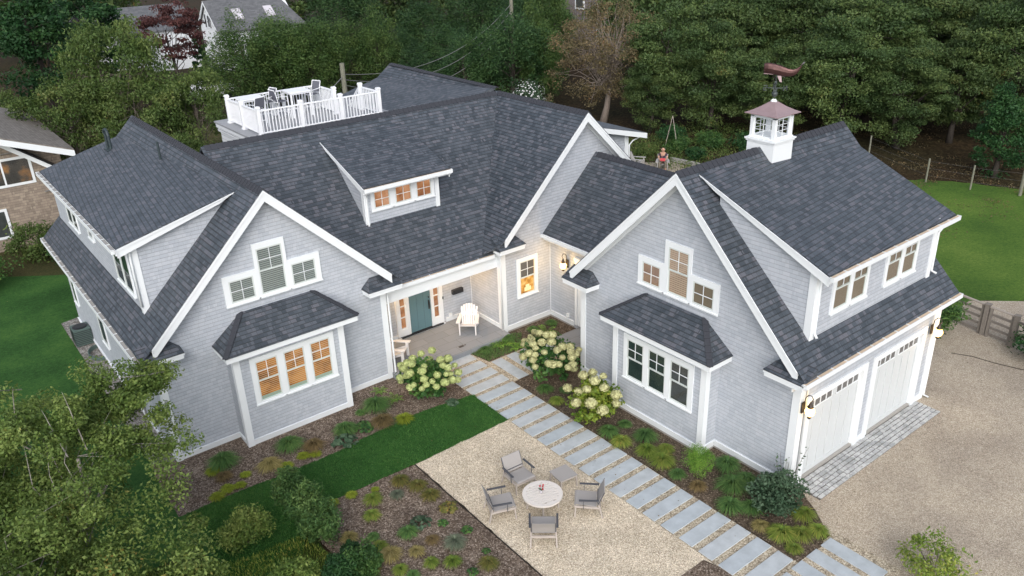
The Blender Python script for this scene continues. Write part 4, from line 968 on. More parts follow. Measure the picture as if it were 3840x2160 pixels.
m.build('balusters', M['white_pvc'], sr)

# ------------------------------------------------------------------ foliage
def quads_mesh(name, C, N, U, a, b, mat, tone, extra_verts=None, extra_faces=None, extra_mat=None, fold=0.0):
    """leaf-sized faces: C centres, N normals, U long axes, a/b half length/width"""
    n = len(C); V = np.cross(N, U)
    a = np.asarray(a).reshape(-1, 1)*np.ones((n, 1)); b = np.asarray(b).reshape(-1, 1)*np.ones((n, 1))
    q = np.empty((n, 4, 3)); q[:, 0] = C-U*a; q[:, 1] = C+V*b-N*b*fold; q[:, 2] = C+U*a; q[:, 3] = C-V*b-N*b*fold
    vs = q.reshape(-1, 3); nv = len(vs)
    me = bpy.data.meshes.new(name); me.vertices.add(nv); me.vertices.foreach_set('co', vs.astype(np.float32).ravel())
    me.loops.add(nv); me.loops.foreach_set('vertex_index', np.arange(nv, dtype=np.int32))
    me.polygons.add(n); me.polygons.foreach_set('loop_start', np.arange(0, nv, 4, dtype=np.int32)); me.polygons.foreach_set('loop_total', np.full(n, 4, dtype=np.int32))
    me.update(calc_edges=True); me.materials.append(mat)
    at = me.attributes.new('tone', 'FLOAT', 'FACE'); at.data.foreach_set('value', np.asarray(tone, dtype=np.float32))
    return me
def unit(v): return v/np.maximum(np.linalg.norm(v, axis=-1, keepdims=True), 1e-9)
def leaf_cloud(rng, P, out, size, aspect=.5, up=.5, spread=.9):
    """orientations for leaves at P that lean outward/upward"""
    n = len(P); N = unit(rng.normal(size=(n, 3))*spread+out*.6+np.array([0, 0, up])); R_ = rng.normal(size=(n, 3)); U = unit(np.cross(N, R_))
    a = size*rng.uniform(.6, 1.25, n); return N, U, a, a*aspect
def clumps(rng, c, r, k, cr, flat=.7, hollow=.35, top_bias=.15):
    """clump centres through an ellipsoid crown, denser towards the outside, with uneven radii"""
    d = unit(rng.normal(size=(k, 3))); d[:, 2] = d[:, 2]*.9+top_bias; d = unit(d)
    rr = (hollow+(1-hollow)*rng.random(k)**.5); rr *= rng.uniform(.78, 1.1, k)
    C = np.array(c)+d*rr[:, None]*np.array(r); R_ = cr*rng.uniform(.6, 1.35, k); return C, R_, d
def crown_mesh(name, seed, r, k, cr, per, size, mat, aspect=.5, up=.5, flat=.7, hollow=.35, cone=0.0, c=(0, 0, 0), tone_clump=.5, extra=None):
    rng = np.random.default_rng(seed); C, R_, d = clumps(rng, c, r, k, cr, flat, hollow)
    if cone:
        t = (C[:, 2]-c[2])/r[2]; s = np.clip(1-cone*(t*.5+.5), .08, 1); C[:, 0] = c[0]+(C[:, 0]-c[0])*s; C[:, 1] = c[1]+(C[:, 1]-c[1])*s; R_ = R_*(.55+.45*s)
    if extra is not None: C = np.vstack([C, extra[0]]); R_ = np.concatenate([R_, extra[1]]); k = len(C)
    n = k*per; idx = np.repeat(np.arange(k), per)
    dd = unit(rng.normal(size=(n, 3))); rad_ = rng.random(n)**.45
    P = C[idx]+dd*rad_[:, None]*R_[idx][:, None]*np.array([1, 1, flat])
    N, U, a, b = leaf_cloud(rng, P, dd, size, aspect, up)
    tone = np.clip((rng.random(k)*tone_clump)[idx]+rng.random(n)*(1-tone_clump), 0, 1)
    return quads_mesh(name, P, N, U, a, b, mat, tone), C, R_
def limbs(rng, base, C, count, r0, trunk_top, mb, seg=4, wob=.25, rt=.25):
    base = Vector(base); tt = Vector(trunk_top)
    pts = [base.lerp(tt, i/5)+Vector((rng.normal()*wob*.3, rng.normal()*wob*.3, 0))*(i > 0) for i in range(6)]
    mb.tube([pts[0]-Vector((0, 0, .1))]+pts[1:], [r0*1.25]+[r0*(1-.13*i) for i in range(1, 6)], 8)
    ch = rng.choice(len(C), min(count, len(C)), replace=False)
    for i in ch:
        t = rng.uniform(.35, 1.0); s = base.lerp(tt, t); e_ = Vector(C[i]); m1 = s.lerp(e_, .5)+Vector((rng.normal()*wob, rng.normal()*wob, rng.normal()*wob*.5+.1))
        rr = r0*(1-.6*t)*rt*2*.7
        mb.tube([s, s.lerp(m1, .5), m1, m1.lerp(e_, .6)+Vector((rng.normal()*wob*.4, rng.normal()*wob*.4, 0)), e_], [rr, rr*.8, rr*.6, rr*.35, rr*.12], 5, cap=False)

PROTO = {}
def tree_proto(key, seed):
    """crown + trunk meshes about 1 unit of radius / as tall as given, scaled later"""
    rng = np.random.default_rng(seed+100)
    if key == 'oak': me, C, R_ = crown_mesh('crown', seed, (3.0, 3.0, 3.7), 95, .92, 380, .088, L['oak'], .5, .6, .45, .45, c=(0, 0, 4.3), tone_clump=.62); h = 8.0; tr = (.24, 5.0, M['bark_dark'], 22)
    elif key == 'far': me, C, R_ = crown_mesh('crown', seed, (6.5, 6.5, 4.6), 85, 1.7, 130, .26, L['oak'], .5, .5, .7, .5, c=(0, 0, 4.8)); h = 9.6; tr = (.35, 6, M['bark_dark'], 6)
    elif key == 'deep': me, C, R_ = crown_mesh('crown', seed, (4.0, 4.0, 5.2), 85, 1.1, 150, .16, L['deep'], .45, .3, .55, .4, cone=.55, c=(0, 0, 5.4)); h = 10.6; tr = (.3, 8, M['bark_dark'], 8)
    elif key == 'cedar': me, C, R_ = crown_mesh('crown', seed, (2.5, 2.5, 3.1), 125, .66, 190, .095, L['cedar'], .32, .9, 1.1, .5, cone=.05, c=(0, 0, 3.1)); h = 6.3; tr = (.2, 4.5, M['bark_dark'], 10)
    elif key == 'dcedar': me, C, R_ = crown_mesh('crown', seed, (2.9, 2.9, 3.7), 110, .76, 170, .11, L['darkcedar'], .32, .9, 1.1, .5, cone=.15, c=(0, 0, 3.8)); h = 7.6; tr = (.22, 5.5, M['bark_dark'], 14)
    elif key == 'maple': me, C, R_ = crown_mesh('crown', seed, (3.3, 3.3, 3.6), 170, .6, 95, .065, L['maple'], .55, .4, .7, .45, c=(0, 0, 4.9)); h = 8.6; tr = (.22, 5.4, M['bark_pale'], 170)
    elif key == 'yg': me, C, R_ = crown_mesh('crown', seed, (3.0, 3.0, 2.7), 75, .72, 190, .095, L['yellowgreen'], .42, .5, .6, .4, c=(0, 0, 4.4)); h = 7.2; tr = (.24, 4.6, M['bark'], 30)
    elif key == 'plum': me, C, R_ = crown_mesh('crown', seed, (2.7, 2.7, 2.6), 70, .7, 110, .12, L['plum'], .5, .5, .35, .4, c=(0, 0, 5.4)); h = 8.0; tr = (.16, 5.5, M['bark_dark'], 26)
    mb = MB(); r0, tt, mt, cnt = tr
    limbs(rng, (0, 0, 0), C, cnt, r0, (rng.normal()*.2, rng.normal()*.2, tt), mb, wob=.3, rt=.22 if key != 'maple' else .16)
    t = bpy.data.meshes.new('trunk'); t.from_pydata(mb.v, [], mb.f); t.materials.append(mt); t.polygons.foreach_set('use_smooth', [True]*len(t.polygons))
    return me, t, h
def tree(key, x, y, h, r, label, cat='tree', group=None, name=None, nproto=3, rbase=None):
    if key not in PROTO: PROTO[key] = [tree_proto(key, 11+7*i) for i in range(nproto)]
    me, tm, ph = random.choice(PROTO[key]); base_r = {'oak': 3.4, 'far': 7.4, 'deep': 3.9, 'cedar': 2.6, 'dcedar': 3.0, 'maple': 3.6, 'yg': 3.3, 'plum': 3.0}[key]
    t = thing(name or {'cedar': 'cedar_tree', 'dcedar': 'cedar_tree', 'maple': 'maple_tree', 'plum': 'plum_tree'}.get(key, 'leafy_tree'), (x, y, 0), label, cat, group, random.uniform(0, 6.28))
    t.scale = (r/base_r, r/base_r, h/ph)
    for nm, mm in (('crown', me), ('trunk', tm)):
        o = bpy.data.objects.new(nm, mm); COL.objects.link(o); o.parent = t
    return t

oaks = [(33.9, 25.2, 8.9, 3.6), (31.6, 24.7, 5.2, 2.0), (34.3, 21.7, 7.4, 2.9), (39.8, 24.3, 9.9, 4.2), (35.9, 17.8, 6.7, 2.8), (44.3, 21.5, 10.2, 4.8), (38.0, 14.5, 7.7, 3.3), (43.3, 15.3, 10.2, 4.4), (39.6, 10.9, 6.2, 2.9), (48.5, 14.0, 10.0, 4.6), (43.1, 9.3, 7.7, 2.7), (45.7, 7.2, 9.8, 3.7), (35.6, 22.1, 6.2, 2.3)]
pos_words = ['behind the autumn tree, its crown over the rear dormer', 'low beside the bare autumn trunk', 'in the middle of the wood left of the weathervane', 'tall, behind and left of the weathervane', 'standing directly behind the cupola', 'tall, above and right of the whale', 'in front, just right of the cupola', 'tall, behind the far end of the garage ridge', 'low over the far garage roof corner', 'tall, near the upper right corner', 'at the wood edge above the far fence post', 'at the far upper right beside the dark gap', 'between the autumn tree and the tree left of the cupola']
for (x, y, h, r), pw in zip(oaks, pos_words): tree('oak', x, y, h, r, f'leafy green woodland tree {pw}', group='woodland trees behind the garage', name='woodland_tree')
tree('maple', 31.4, 29.2, 8.9, 4.3, 'half bare autumn tree with thin rusty leaves and pale branches')
for x, y, h, r, lb in ((13.7, 53.1, 7.5, 3.2, 'bushy cedar at the left end of the row, below the white gabled house'), (17.1, 53.9, 7.1, 3.1, 'second bushy cedar from the left in front of the grey roof'), (19.0, 57.5, 7.0, 2.9, 'bushy cedar just below the skylights of the grey roof'), (20.0, 52.8, 6.7, 2.8, 'olive tinted cedar in the middle of the row behind the deck'), (22.9, 53.4, 6.8, 2.9, 'tall bright cedar behind the roof deck tables'), (25.6, 52.1, 6.9, 2.4, 'cedar at the right end of the row behind the deck'), (37.0, 41.8, 8.6, 2.5, 'bright green cedar left of the autumn tree, reaching the top'), (31.6, 36.6, 6.6, 1.8, 'narrow bright cedar beside the autumn tree')):
    tree('cedar', x, y, h, r, lb, group='bushy cedars behind the house')
for x, y, h, r, lb in ((32.2, 70.0, 8.9, 4.4, 'dark cedar far behind the row, left of the gap'), (33.5, 56.6, 7.0, 3.5, 'dark cedar with a bare patch above the rear ridge end'), (37.8, 54.1, 8.0, 3.6, 'dark cedar behind the sagging wires'), (38.9, 48.2, 7.6, 3.0, 'dark cedar below the top utility pole'), (30.9, 48.8, 5.7, 2.8, 'low dark cedar just above the rear roof ridge'), (34.1, 46.6, 5.2, 2.8, 'low dark cedar left of the white flowering shrub'), (29.7, 54.3, 5.1, 1.8, 'small dark cedar in the gap between two cedar groups'), (42, 55, 9, 4, 'dark cedar at the top, right of the utility pole'), (29.8, 37.8, 7.7, 3.3, 'dark cedar hiding the foot of the top utility pole'), (26.6, 40.0, 6.0, 2.5, 'dark cedar right of the rear ridge, in front of the wires'), (23.5, 42.5, 5.0, 2.4, 'low dark cedar directly above the rear ridge peak')):
    tree('dcedar', x, y, h, r, lb, group='dark cedars behind the rear roof')
for x, y, h, r, lb in ((0.7, 37.1, 10.6, 3.3, 'tall yellow green tree left of the dark red one, topmost crown'), (-2.7, 36.9, 7.4, 3.0, 'yellow green tree nearest the brown shingled neighbour house'), (0.6, 34.0, 7.2, 3.0, 'yellow green tree in front, above the left roof peak'), (3.4, 33.6, 7.7, 2.5, 'rust tinged yellow green tree beside the white parked truck'), (0.9, 28.6, 5.0, 2.0, 'low yellow green tree at the left end of the roof deck')):
    tree('yg', x, y, h, r, lb, group='yellow green trees at the back left')
tree('deep', 1.1, 62.4, 11.1, 4.6, 'tall deep green tree in the upper left corner'); tree('deep', 7.1, 73.6, 10.3, 4.6, 'deep green tree behind the tallest yellow green crown')
tree('deep', -6.5, 56, 9.5, 4.2, 'deep green tree at the left edge above the brown roof')
tree('deep', 37.7, 4.1, 5.3, 2.0, 'rounded green tree at the right edge above the wire fence'); tree('deep', 40.5, -.5, 6.2, 2.6, 'green tree at the right edge, outermost by the fence')
tree('yg', -4.4, 44.5, 5.8, 2.2, 'bright green bushy tree at the left edge above the brown roof')
tree('plum', 11.9, 63.5, 8.6, 3.0, 'dark red leaved tree in front of the white gabled house')
FAR = [(71.4, 58.3, 10.5, 10.6), (78.6, 49.2, 10.2, 10.6), (80.1, 37.6, 10.2, 10.2), (80.4, 26.0, 10.3, 9.7), (60, 26, 10.4, 7), (55, 36, 10.3, 7), (40.5, 104.8, 10.1, 9.4), (47.7, 84.3, 10.0, 8.3), (58.4, 77.1, 9.6, 8.4), (10.0, 103.6, 11.8, 11.6), (73.0, 82.0, 8.2, 5.8), (64, 14, 10.5, 8), (58, 2, 10.5, 7), (50, 62, 9.5, 6), (46, 40, 9.5, 5)]
_az = sorted(range(len(FAR)), key=lambda k: -math.atan2(FAR[k][1]+14.6, FAR[k][0]+11)); frank = {k: j for j, k in enumerate(_az)}
for i, (x, y, h, r) in enumerate(FAR):
    tree('far', x, y, h, r, f'distant broad treetop behind the nearer trees, {ords[frank[i]]} of them from the left', group='distant treetops', name='woodland_tree')

# undergrowth along the wood edge and behind the deck
def bush(x, y, r, h, mat, label, cat='shrub', seed=0, size=.05, per=60, k=45, group=None, flat=.8, name='shrub', aspect=.5, up=.4, tone=.5):
    me, C, R_ = crown_mesh('foliage', seed or int(abs(x*131+y*57)) % 9999, (r*.82, r*.82, h*.45), k, r*.30, per, size, L[mat], aspect, up, flat, .3, c=(0, 0, h*.5), tone_clump=tone)
    t = thing(name, (x, y, 0), label, cat, group); me.name = 'foliage'
    o = bpy.data.objects.new('foliage', me); COL.objects.link(o); o.parent = t
    mb = MB(); rg = np.random.default_rng(3)
    for i in range(5): e_ = C[rg.integers(len(C))]; mb.tube([(0, 0, -.02), (e_[0]*.4, e_[1]*.4, e_[2]*.5), tuple(e_)], [.018*r+.008, .012, .005], 5, cap=False)
    mb.build('stem', M['bark'], t, uv=False, recalc=False); return t
for x, y, r, h, mt, lb in ((29.3, 20.1, 1.0, .9, 'shrub', 'green shrub behind the seated man, under the trees'), (31.3, 19.0, 1.2, 1.2, 'shrub', 'leafy shrub at the wood edge left of the cupola'), (32.7, 17.2, 1.3, 1.2, 'deep', 'dark leafy shrub at the wood edge beside the cupola'), (28.6, 18.0, .8, .8, 'deep', 'small dark shrub right of the seated man'), (27.3, 21.0, .8, .6, 'yellowgreen', 'weedy olive shrub left of the seated man'), (30.4, 21.6, 1.1, 1.3, 'deep', 'dark shrub left of the swing poles'), (25.3, 28.5, 1.0, 3.2, 'maple', 'orange leaved shrub right of the white flowering one'), (24.7, 29.4, 1.2, 3.0, 'blueshrub', 'grey green shrub left of the white flowering one')):
    bush(x, y, r, h, mt, lb, size=.07, per=55)
fb = bush(26.7, 32.1, 1.5, 3.4, 'blueshrub', 'shrub covered in white blossom behind the rear roof', size=.07, k=50)
rng = np.random.default_rng(5); n = 420; d = unit(rng.normal(size=(n, 3))); P_ = d*np.array([1.35, 1.35, 1.6])*rng.uniform(.85, 1.08, (n, 1))+np.array([0, 0, 1.8])
me = quads_mesh('blossom', P_, d, unit(np.cross(d, rng.normal(size=(n, 3)))), .07, .055, L['white_flower'], rng.random(n)); o = bpy.data.objects.new('blossom', me); COL.objects.link(o); o.parent = fb
t = bush(-6.6, 28.6, 1.5, 1.9, 'yellowgreen', 'bright green bush against the brown shingled neighbour house', size=.07, k=60, per=70)
bush(-9.6, 26.6, 1.8, 1.5, 'shrub', 'wide green bush at the left edge of the side lawn', size=.07, k=60, per=70)
bush(-11.2, 29.5, 1.8, 2.2, 'deep', 'dark bush at the left edge against the neighbour wall', size=.07)
bush(-5.6, 27.4, 1.1, 1.3, 'deep', 'dark bush between the neighbour house and the left wing', size=.06)
bush(17.2, -2.9, 1.05, 1.9, 'shrub', 'dark green leafy bush beside the right garage lantern', size=.075, k=60, per=60, aspect=.35)
bush(17.9, -6.2, 1.1, 1.5, 'deep', 'dark bush at the right edge next to the wooden gate', size=.075, k=60, per=60, aspect=.35)
bush(14.7, 66.4, .95, 5.2, 'deep', 'clipped dark cone shaped evergreen beside the white gable', size=.1, k=60, name='evergreen')
# weeds as ground cover under the wood and behind the deck
def scatter_cover(name, mat, region, n, size, label, h=.5, seed=1, bare=.5):
    rng = np.random.default_rng(seed); x0, x1, y0, y1 = region; k = max(6, n//60)
    cc = np.stack([rng.uniform(x0, x1, k), rng.uniform(y0, y1, k)], 1); rr = rng.uniform(.3, 1.1, k); i = rng.integers(0, k, n)
    P = np.zeros((n, 3)); P[:, :2] = cc[i]+rng.normal(size=(n, 2))*rr[i][:, None]*.5; P[:, 2] = rng.random(n)**1.5*h*(.4+rr[i])
    N, U, a, b = leaf_cloud(rng, P, np.zeros((n, 3)), size, .4, .8)
    me = quads_mesh(name, P, N, U, a, b, mat, rng.random(n)); o = bpy.data.objects.new(name, me); COL.objects.link(o)
    return tag(o, label, 'undergrowth', kind='stuff')
scatter_cover('undergrowth', L['yellowgreen'], (25.5, 37, 13.5, 24), 16000, .07, 'patchy weeds and low growth under the woodland edge', .45, 2)
scatter_cover('brush', L['yellowgreen'], (-3, 12, 24, 45), 22000, .08, 'scrubby low brush on the meadow behind the roof deck', .5, 3)
scatter_cover('leaf_litter', L['maple'], (25, 48, 1, 22), 9000, .06, 'fallen brown leaves on the woodland floor', .03, 4)

# the near tree at the lower left
def near_tree():
    rng = np.random.default_rng(21)
    t = thing('dogwood_tree', (-11.6, .2, 0), 'large leafy tree filling the lower left corner, with pale lichened branches', 'tree')
    lob = [(2.4, 4.3, 4.3, 1.0), (3.3, 3.8, 4.7, .9), (1.2, 5.2, 3.7, 1.1), (-.4, 5.6, 3.4, 1.1), (3.6, 2.6, 4.2, .9), (2.2, 3.0, 4.8, 1.0), (3.9, 4.2, 4.6, .5), (.6, 3.6, 4.6, 1.0), (-3, 5.2, 3.6, 1.3), (-5, 4.5, 3.6, 1.3)]
    LB = np.vstack([np.array(l[:3])+rng.normal(size=(16, 3))*l[3]*np.array([.55, .55, .4]) for l in lob]); LRr = rng.uniform(.25, .5, len(LB))
    ctr = np.array([-.95, .2, 2.9]); me, C, R_ = crown_mesh('crown', 33, (4.5, 5.3, 2.3), 500, .50, 330, .044, L['near'], .52, .55, .55, .25, c=tuple(ctr), tone_clump=.45, extra=(LB, LRr))
    o = bpy.data.objects.new('crown', me); COL.objects.link(o); o.parent = t
    mb = MB(); top = C[np.argsort(-C[:, 2])][:140]
    limbs(rng, (0, 0, 0), C[rng.choice(len(C), 60)], 18, .15, (.2, .5, 3.5), mb, wob=.45, rt=.15); limbs(rng, (1.2, 1.5, 0), LB, 16, .10, (2.0, 2.8, 4.2), mb, wob=.35, rt=.2); limbs(rng, (-1.5, -1, 0), C, 10, .10, (-1.8, -1.4, 3.2), mb, wob=.4, rt=.2)
    for i in range(9):     # bare twigs poking out of the top
        c_ = top[rng.integers(60)]; p0 = Vector(c_)+Vector((0, 0, .1)); d = Vector((rng.normal(), rng.normal(), .8)).normalized()
        mb.tube([p0-d*.8, p0, p0+d*.35+Vector((0, 0, .05)), p0+d*.6], [.022, .014, .008, .003], 4, cap=False)
    mb.build('trunk', M['bark_lichen'], t, uv=False, recalc=False, smooth=True)
M['bark_lichen'] = flat('lichened_bark', (.28, .26, .23), .9, .1, var=.5, scale=18)
near_tree()
tree('yg', -15.6, 6.5, 5.2, 3.0, 'low tree at the left edge behind the large near tree', name='leafy_tree')

# rounded shrubs at the lower edge
for x, y, r, h, mt, lb in ((-6.55, 2.9, .75, .95, 'bright2', 'light green rounded bush alone on the rough grass'), (-5.1, 3.25, .55, 1.5, 'deep2', 'upright dark green bush at the top of the hedge beside the lawn'), (-5.1, 2.35, .6, 1.5, 'deep2', 'dark green bush in the middle of the hedge by the mulch'), (-5.05, 1.6, .65, 1.45, 'sprig2', 'lighter green bush at the lower end of the hedge by the mulch'), (-5.35, -.1, .5, 1.0, 'deep', 'very dark bush at the bottom edge left of the mulch bed'), (-4.85, -.2, .6, 1.05, 'shrub', 'green bush at the bottom edge beside the tufts'), (-6.3, .5, .7, .8, 'bright2', 'light green bush at the bottom edge under the hedge'), (-4.75, .55, .3, .6, 'deep', 'small dark bush above the bottom pair')):
    if mt == 'bright2': mt = 'sprig'
    if mt == 'deep2': mt = 'hedge'
    if mt == 'sprig2': mt = 'hedge'
    if 'hedge' not in L: L['hedge'] = leafmat('hedge_leaves', (.03, .08, .025), (.065, .14, .04), (.15, .24, .07))
    if mt == 'sprig' and 'sprig' not in L: L['sprig'] = leafmat('sprig_leaves', (.07, .13, .035), (.16, .25, .055), (.34, .40, .11))
    bush(x, y, r, h, mt, lb, size=.045, per=80, k=70, aspect=.42, up=.8)
bush(5.4, -8.9, .95, 1.25, 'bright3' if 'bright3' in L else 'to', 'sprawling yellow green shrub at the bottom edge on the driveway', size=.045, k=34, per=60, flat=.8)
bush(2.6, -7.9, .3, .5, 'ty', 'small yellow green sprout at the bottom edge between slabs', size=.04, k=10, per=50)
bush(4.36, -2.75, .48, 1.0, 'fern', 'feathery bright green plant against the bay window wall', size=.03, k=70, per=90, aspect=.2, up=.9, cat='plant', name='feathery_plant')
bush(4.73, -5.0, .78, 1.15, 'blueshrub', 'big blue green shrub at the garage corner', size=.05, k=60, per=75, aspect=.6)
t = thing('sapling', (5.5, -4.75, 0), 'thin upright shoots with dark leaves in front of the garage corner', 'plant'); rng = np.random.default_rng(8); mb = MB(); PP = []
for i in range(7):
    d = Vector((rng.normal()*.22, rng.normal()*.22, 1)); hh = rng.uniform(.8, 1.5); mb.tube([(0, 0, 0), d*hh*.5, d*hh], [.01, .007, .003], 4, cap=False)
    for k in range(11): PP.append(np.array(d*hh*(.3+.7*k/10))+rng.normal(size=3)*.05)
PP = np.array(PP); N, U, a, b = leaf_cloud(rng, PP, np.zeros_like(PP), .05, .6, .3); me = quads_mesh('foliage', PP, N, U, a, b, L['blueshrub'], rng.random(len(PP)))
o = bpy.data.objects.new('foliage', me); COL.objects.link(o); o.parent = t; mb.build('stem', M['bark'], t, uv=False, recalc=False)

# --- tufts, ferns and leafy plants ---------------------------------
def tuft_mesh(seed, r, h, n, mat, wid=.010, droop=.9):
    """arching blades, two quads each"""
    rng = np.random.default_rng(seed); az = rng.uniform(0, 6.283, n); out = rng.random(n)**.6
    dirs = np.stack([np.cos(az), np.sin(az), np.zeros(n)], 1); root = dirs*(r*.18*out)[:, None]
    L_ = rng.uniform(.75, 1.15, n); reach = (r*.25+r*.9*out)*L_; hh = h*L_*(1.0-.35*out)
    p1 = root+dirs*(reach*.45)[:, None]+np.stack([0*hh, 0*hh, hh], 1); p2 = root+dirs*reach[:, None]+np.stack([0*hh, 0*hh, hh*(1-droop*out*.6)], 1)
    sd_ = np.stack([-np.sin(az), np.cos(az), np.zeros(n)], 1)*wid*rng.uniform(.6, 1.3, n)[:, None]
    q = np.empty((n, 6, 3)); q[:, 0] = root-sd_; q[:, 1] = root+sd_; q[:, 2] = p1-sd_*.9; q[:, 3] = p1+sd_*.9; q[:, 4] = p2; q[:, 5] = p2+sd_*.15
    nv = n*6; me = bpy.data.meshes.new('tuft'); me.vertices.add(nv); me.vertices.foreach_set('co', q.reshape(-1).astype(np.float32))
    base = np.arange(n)[:, None]*6; fs = np.concatenate([base+np.array([0, 1, 3, 2]), base+np.array([2, 3, 5, 4])], 1).reshape(-1)
    me.loops.add(len(fs)); me.loops.foreach_set('vertex_index', fs.astype(np.int32)); me.polygons.add(n*2)
    me.polygons.foreach_set('loop_start', np.arange(0, n*8, 4, dtype=np.int32)); me.polygons.foreach_set('loop_total', np.full(n*2, 4, dtype=np.int32)); me.update(calc_edges=True)
    me.materials.append(mat); at = me.attributes.new('tone', 'FLOAT', 'FACE'); tn = np.repeat(rng.random(n)*.55, 2); tn[1::2] += .45*rng.random(n)+.05; at.data.foreach_set('value', tn.astype(np.float32)); return me
def fern_mesh(seed, r, mat):
    rng = np.random.default_rng(seed); P, N, U, A, B = [], [], [], [], []
    for k in range(8):
        az = k*6.283/8+rng.normal()*.25; l = r*rng.uniform(.8, 1.2); d = np.array([math.cos(az), math.sin(az), 0]); s = np.array([-d[1], d[0], 0])
        for j in range(12):
            t_ = (j+.5)/12; c = d*l*t_+np.array([0, 0, l*(.75*t_-.62*t_*t_)+.03]); w_ = r*.20*math.sin(math.pi*min(1, t_*.85+.12))
            for sg in (1, -1):
                u = unit(s*sg+d*.35+np.array([0, 0, -.15])); P.append(c+u*w_*.5); U.append(u); N.append(unit(np.cross(u, d)*sg)); A.append(w_*.55); B.append(l/12*.42)
    P, N, U = map(np.array, (P, N, U)); return quads_mesh('fern', P, unit(N), U, np.array(A), np.array(B), mat, rng.random(len(P)))
def leafy_mesh(seed, r, mat, n=70, h=.3):
    rng = np.random.default_rng(seed); az = rng.uniform(0, 6.283, n); o_ = rng.random(n)**.6
    P = np.stack([np.cos(az)*o_*r*.9, np.sin(az)*o_*r*.9, h*r*(1.1-o_*.8)*rng.uniform(.6, 1.2, n)+.03], 1)
    N = unit(np.stack([np.cos(az)*o_*.6, np.sin(az)*o_*.6, np.ones(n)], 1)+rng.normal(size=(n, 3))*.25); U = unit(np.cross(N, rng.normal(size=(n, 3))))
    s = r*.19*rng.uniform(.6, 1.2, n); return quads_mesh('plant', P, N, U, s, s*.85, mat, rng.random(n))
KN = {'to': ('green', 'grass_tuft', 'grass tuft'), 'tb': ('bronze green', 'grass_tuft', 'grass tuft'), 'ty': ('yellow green', 'grass_tuft', 'grass tuft'), 'tt': ('straw coloured', 'grass_tuft', 'grass tuft'), 'td': ('dark green', 'grass_tuft', 'grass tuft'), 'tr': ('brownish', 'grass_tuft', 'grass tuft'), 'tg': ('grey green', 'grass_tuft', 'grass tuft'), 'f': ('bright green', 'fern', 'fern'), 'fd': ('dark green', 'fern', 'fern'), 'lb': ('bright round leaved', 'leafy_plant', 'plant'), 'lg': ('dusty green leafy', 'leafy_plant', 'plant'), 'lm': ('reddish green leafy', 'leafy_plant', 'plant')}
def plants(lst, where, group, key):
    cnt = {}
    lst = sorted(lst, key=key)
    tot = {k: sum(1 for p in lst if p[3] == k) for k in KN}
    for i, (x, y, r, k) in enumerate(lst):
        cnt[k] = cnt.get(k, 0)+1; adj, nm, cat = KN[k]; sd_ = int(abs(x*917+y*331)) % 9973
        r = r*(.9 if x > 3 else 1.0)
        if k in ('f', 'fd'): me = fern_mesh(sd_, r*1.35, L['fern'] if k == 'f' else L['td'])
        elif k in ('lb', 'lg', 'lm'): me = leafy_mesh(sd_, r*1.1, L['hyd'] if k == 'lb' else L['blueshrub'] if k == 'lg' else L['tb'], 90, .55)
        else: me = tuft_mesh(sd_, r*1.15, r*1.05 if k != 'ty' else r*.7, int(230+900*r), L[k], .0085+.007*r)
        o = bpy.data.objects.new(nm, me); COL.objects.link(o); o.location = (x, y, 0); o.rotation_euler = (0, 0, random.uniform(0, 6))
        wh = where[0] if tot[k] == 1 else where[1].format(ords[cnt[k]-1])
        tag(o, f'{adj} {cat} {wh}', cat, group)
FRONT = [(-2.25,2.41,0.23,'tb'),(-2.62,1.97,0.17,'tg'),(-2.0,1.9,0.23,'tb'),(-1.94,1.32,0.23,'tb'),(-3.24,2.21,0.23,'to'),(-3.59,1.66,0.2,'to'),(-3.58,2.83,0.14,'ty'),(-4.14,2.86,0.15,'ty'),(-4.42,2.64,0.19,'ty'),(-2.95,2.62,0.1,'ty'),(-4.47,1.27,0.2,'tt'),(-3.96,0.93,0.14,'td'),(-4.01,0.5,0.18,'to'),(-1.84,0.59,0.28,'lm'),(-2.73,0.58,0.29,'lg'),(-3.2,0.45,0.22,'td'),(-2.29,0.21,0.16,'lb'),(-1.95,-0.41,0.16,'lb'),(-2.49,-0.66,0.25,'tg'),(-2.86,-0.16,0.16,'tr'),(-3.39,-0.27,0.18,'tt'),(-3.96,0.03,0.25,'tt'),(-3.33,-0.83,0.17,'to'),(-2.91,-1.16,0.19,'to'),(-2.03,-1.35,0.12,'lb'),(-2.27,-1.78,0.21,'tb'),(-2.71,-1.73,0.15,'lb'),(-4.04,-0.55,0.17,'to'),(-4.56,-0.12,0.17,'tb'),(-3.88,-0.89,0.14,'td')]
STRIP = [(-3.95,6.03,0.36,'td'),(-3.39,5.55,0.29,'tr'),(-4.81,5.49,0.31,'tt'),(-4.44,5.25,0.19,'ty'),(-3.81,5.39,0.17,'ty'),(-3.49,5.24,0.15,'ty'),(-2.55,5.18,0.4,'lg'),(-2.26,5.66,0.32,'td'),(-1.72,5.49,0.34,'lb'),(-1.15,5.28,0.32,'tr'),(-0.51,5.06,0.26,'ty'),(-0.88,6.19,0.4,'td'),(-1.4,6.3,0.15,'td'),(-0.16,6.3,0.27,'f'),(-0.28,7.06,0.23,'f'),(1.19,4.86,0.24,'lg'),(-0.82,5.19,0.17,'lg'),(-5.82,6.52,0.38,'td'),(-6.05,5.9,0.21,'tr'),(-6.18,6.41,0.19,'ty'),(-6.14,5.35,0.18,'ty'),(-5.8,5.29,0.14,'ty'),(-6.5,5.21,0.18,'ty'),(-5.5,5.66,0.14,'ty')]
